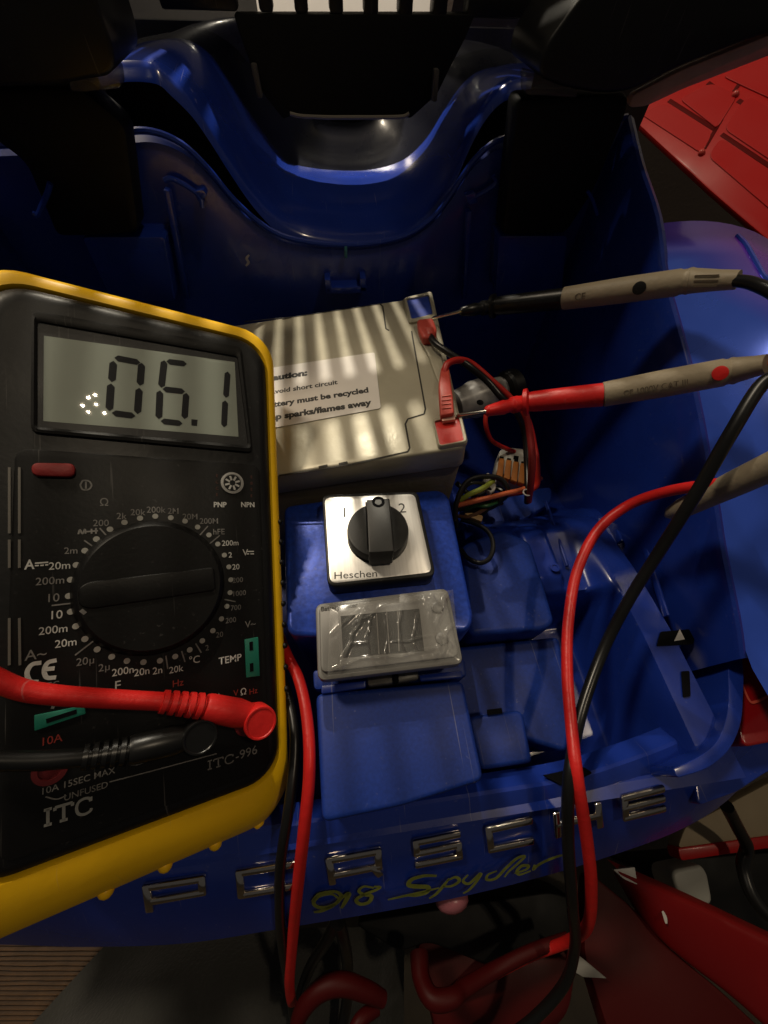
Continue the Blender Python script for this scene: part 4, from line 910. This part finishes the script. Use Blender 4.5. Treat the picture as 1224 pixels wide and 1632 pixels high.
obj('housing', prism(rounded(zp([(797, 716), (812, 712), (858, 718), (860, 730), (852, 768), (838, 772), (792, 752), (790, 745)], zw), .15), (0, 0, -1.0), .1), WAGO, wg)
for k in range(4):
    s = k * 11.5
    obj('lever', prism(rounded(zp([(796 + s, 729 + k * 2.6), (804 + s, 731 + k * 2.6), (801 + s, 761 + k * 3.4), (792 + s, 757 + k * 3.4)], zw + .12), .06), (0, 0, -.3), .05), ORANGE, wg)
    obj('wire_port', prism(zp([(797 + s, 727 + k * 2.6), (803 + s, 728 + k * 2.6), (803 + s, 731 + k * 2.6), (797 + s, 730 + k * 2.6)], zw + .13), (0, 0, -.1)), DARKGAP, wg)
obj('test_slot', prism(zp([(819, 726), (827, 727), (826, 733), (818, 732)], zw + .01), (0, 0, -.05)), DARKGAP, wg)
mk = thing('plug_socket', 'milky grey cylindrical plug behind the red spade connector', 'connector', at(765, 635, -5))
obj('shell', lathe(at(722, 648, -3.6), at(800, 622, -3.6) - at(722, 648, -3.6), [(0, .55), (.12, .8), (1.0, .95), (1.3, 1.05), (2.4, 1.05), (2.6, .85), (3.3, .8), (3.4, .6)], 28), MILKY, mk)
obj('rim', lathe(at(804, 622, -3.4), at(820, 617, -3.4) - at(804, 622, -3.4), [(0, .95), (.15, 1.05), (.7, 1.05), (.8, .9)], 24), BLACK, mk)
obj('key_slot', lathe(at(765, 642, -2.55), UP, [(0, .18), (.05, .18)], 14), DARKGAP, mk)

# ================================================================== THINGS AROUND THE CAR
# red moulded panel standing behind the fender
rn = Vector((-.55, -.35, .76)).normalized(); ro = Vector((30, 28, 2))
rp = lambda x, y, d=0.: atp(x, y, ro + rn * d, rn)
t = thing('red_shell', 'large red ribbed plastic panel standing beyond the right fender', 'plastic shell', ro)
obj('sheet', prism([rp(x, y) for x, y in ((996, 178), (1090, 130), (1250, 60), (1330, 60), (1330, 430), (1230, 388), (1130, 302))], -rn * .6, .15), REDC, t)
def rbar(a, b, wd, h, m=REDC, nm='panel_rib'):
    bm = bmesh.new(); bar(rp(*a), rp(*b), wd, h, rn, bm, min(h, wd) * .4); obj(nm, bm, m, t)

GRV = mat('groove_red', (.10, .002, .002), .6, spec=.1)
for P in ([(1082, 158), (1133, 133), (1176, 152), (1146, 200), (1140, 204)], [(1153, 206), (1190, 154), (1245, 180), (1245, 268)], [(1150, 122), (1245, 78), (1245, 166), (1192, 142)], [(1020, 182), (1058, 165), (1136, 212), (1118, 246)], [(1128, 250), (1148, 220), (1245, 284), (1245, 350)]):
    obj('raised_field', prism(rounded([rp(*p) for p in P], .5), rn * .07, .05, 2), REDC, t, ang=12)
for a, b in (((1150, 190), (1122, 238)), ((1206, 92), (1170, 146)), ((1066, 160), (1142, 208)), ((1150, 214), (1240, 274)), ((1128, 132), (1150, 148)), ((1176, 160), (1240, 196))): rbar(a, b, .26, .02, GRV, 'panel_groove')
for p in ((1118, 243), (1172, 150)): obj('panel_stud', sphere(rp(*p, .05), .22, None, 10), mat('stud_highlight_red', (.5, .06, .05), .25), t)  # paler red puts the studs' highlight into their colour
# added dark sheet standing in for the darkness in the gap
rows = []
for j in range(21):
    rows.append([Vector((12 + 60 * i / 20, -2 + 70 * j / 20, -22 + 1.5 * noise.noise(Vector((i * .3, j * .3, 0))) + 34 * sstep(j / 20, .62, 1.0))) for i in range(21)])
tag(obj('dark_backdrop', loft(rows, False), mat('gap_dark', (.02, .013, .010), .95, bump=.8, bscale=30)), 'added dark sheet standing in for the darkness in the gap under the red panel', 'backdrop')
# rug and grey cloth in front of the car
rows = []
for j in range(481):
    r = []
    for i in range(41):
        p = at(-260 + 560 * i / 40, 1440 + 330 * j / 480, -20)
        r.append(p + UP * .17 * math.sin(j * .55 + .8 * noise.noise(Vector((i * .25, j * .05, 0)))))
    rows.append(r)
tag(obj('rug', loft(rows, False), RUG), 'brown ribbed rug under the left end of the bumper', 'rug')
rows = []
for j in range(41):
    r = []
    for i in range(61):
        s, t_ = i / 60, j / 40
        base = at((165 - 210 * t_) * (1 - s) + 650 * s, 1495 + 225 * t_, -17)
        h = 4.5 * math.sin(math.pi * min(1, s * 1.05)) ** .6 * sstep(t_, -.3, .5) - 2.5 + .5 * noise.noise(Vector((s * 4, t_ * 3, 2)))
        edge_ = sstep(s, 0, .12 + .25 * (1 - t_))
        r.append(base + UP * (h * edge_ - 2.0 * (1 - edge_)))
    rows.append(r)
tag(obj('grey_cloth', loft(rows, False), CLOTH), 'dark grey soft cloth bulging in front of the bumper, over the rug', 'cloth')
def near(name, label, cat, P, r, m, n=12): return tag(obj(name, tube(Lz(P), r, n), m), label, cat)
near('black_cable', 'black cord hanging under the bumper, left of the other', 'cord', [(535, 1468, -9), (520, 1500, -11), (495, 1540, -13), (478, 1590, -14), (470, 1660, -15)], .22, BLKW)
near('black_cable', 'black cord hanging straight under the script badge', 'cord', [(540, 1470, -9), (548, 1500, -11), (554, 1540, -13), (552, 1600, -15), (540, 1660, -16)], .24, BLKW)
near('red_strap', 'red loop on the grey cloth at the bottom edge', 'strap', [(468, 1650, -12), (482, 1610, -11.5), (510, 1578, -11.2), (545, 1568, -11.2), (585, 1580, -11.6), (610, 1592, -12)], lambda s: .26 + .1 * math.sin(3 * s), REDD)
near('red_strap', 'short red end at the bottom edge, right of the red loop', 'strap', [(560, 1650, -12), (575, 1625, -12), (600, 1606, -12.4)], .25, REDD)
near('red_bracket', 'red rounded hook of plastic below the script badge', 'bracket', [(668, 1520, -13), (672, 1560, -12.5), (690, 1592, -12), (722, 1590, -12), (740, 1575, -12.4), (790, 1545, -13), (850, 1515, -13), (905, 1495, -13)], lambda s: .40 - .18 * s, REDD)
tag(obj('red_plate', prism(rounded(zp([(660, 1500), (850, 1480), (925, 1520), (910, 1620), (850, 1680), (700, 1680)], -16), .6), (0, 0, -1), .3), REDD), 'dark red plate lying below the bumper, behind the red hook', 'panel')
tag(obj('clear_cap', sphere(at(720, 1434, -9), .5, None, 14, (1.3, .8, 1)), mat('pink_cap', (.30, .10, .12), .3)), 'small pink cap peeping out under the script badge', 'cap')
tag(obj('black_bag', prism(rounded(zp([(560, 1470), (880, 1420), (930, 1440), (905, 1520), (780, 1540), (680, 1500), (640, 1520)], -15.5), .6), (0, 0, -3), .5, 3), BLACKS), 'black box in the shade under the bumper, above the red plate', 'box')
t = thing('red_door_panel', 'dark red glossy panel slanting down to the lower right corner', 'panel', at(1100, 1500, -14))
ta = catmull(zp([(985, 1388), (1060, 1420), (1140, 1456), (1224, 1496), (1340, 1550)], -12.6), 4); tb = catmull(zp([(992, 1402), (1040, 1482), (1090, 1530), (1180, 1600), (1330, 1740)], -14.2), 4)
rows = [[p + Vector((0, .3, -.8)) for p in ta], [p + Vector((0, .1, -.1)) for p in ta]] + [[a.lerp(b, k) + Vector((-.3, -.2, 1)) * (.32 * math.sin(math.pi * k) ** .5) for a, b in zip(ta, tb)] for k in (0, .04, .1, .2, .35, .5, .65, .8, .9, .96, 1)] + [[p + Vector((0, .2, -.8)) for p in tb]]
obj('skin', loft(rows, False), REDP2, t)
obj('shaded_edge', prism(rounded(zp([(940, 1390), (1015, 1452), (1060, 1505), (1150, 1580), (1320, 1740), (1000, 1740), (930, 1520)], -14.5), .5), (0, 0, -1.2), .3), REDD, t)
bm = bmesh.new(); ribbon(zp([(1056, 1452), (1060, 1462), (1062, 1472)], -12.9), .16, UP, bm); obj('chip_mark', bm, WHITE, t)
obj('white_stripe', prism(zp([(1202, 1518), (1240, 1534), (1240, 1556), (1208, 1528)], -12.95), (0, 0, .03)), WHITE, t)
tag(obj('white_card', prism(rounded(zp([(978, 1386), (1012, 1382), (1016, 1410), (996, 1402)], -12.6), .05), (0, 0, -.2), .05), WHITE), 'small white corner sticking up above the dark red panel', 'card')
tag(obj('white_plastic_shell', prism(rounded(zp([(1068, 1388), (1118, 1378), (1128, 1392), (1138, 1445), (1110, 1440), (1082, 1428)], -16), .8), (0, 0, -2), .5, 4), mat('cap_white', (.34, .335, .30), .45)), 'off white rounded plastic piece above the dark red panel', 'plastic piece')
tag(obj('white_scrap', prism(zp([(905, 1508), (932, 1530), (968, 1560), (930, 1558), (908, 1545)], -13.5), (0, 0, -.15), .04), mat('scrap_white', (.22, .21, .19), .6)), 'white pointed scrap beside the black lead at the bottom', 'scrap')
t = thing('beige_board', 'beige board with a bright red front edge lying beyond the bumper corner', 'board', at(1180, 1330, -17))
obj('top', prism(rounded(zp([(1080, 1352), (1092, 1318), (1240, 1240), (1330, 1250), (1330, 1340), (1224, 1338)], -16), .3), (0, 0, -1), .12), BOARD, t)
obj('red_edge', prism(rounded(zp([(1080, 1352), (1224, 1332), (1330, 1324), (1330, 1352), (1224, 1352), (1086, 1372)], -15.9), .15), (0, 0, -1), .1), REDC, t)
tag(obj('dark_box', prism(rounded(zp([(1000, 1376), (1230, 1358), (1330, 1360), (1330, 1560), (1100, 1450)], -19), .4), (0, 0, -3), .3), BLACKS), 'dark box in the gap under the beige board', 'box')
near('black_cable', 'black cord hanging over the red edge of the beige board', 'cord', [(1158, 1285, -12), (1176, 1320, -13.5), (1190, 1350, -14.5), (1184, 1380, -15), (1195, 1420, -15), (1215, 1450, -15), (1240, 1470, -15)], .3, BLKW)

for o in list(COL.objects):
    if o.parent is None and o.get('category') == 'wire' and 'group' not in o: o['group'] = 'loose wires between the battery and the console'
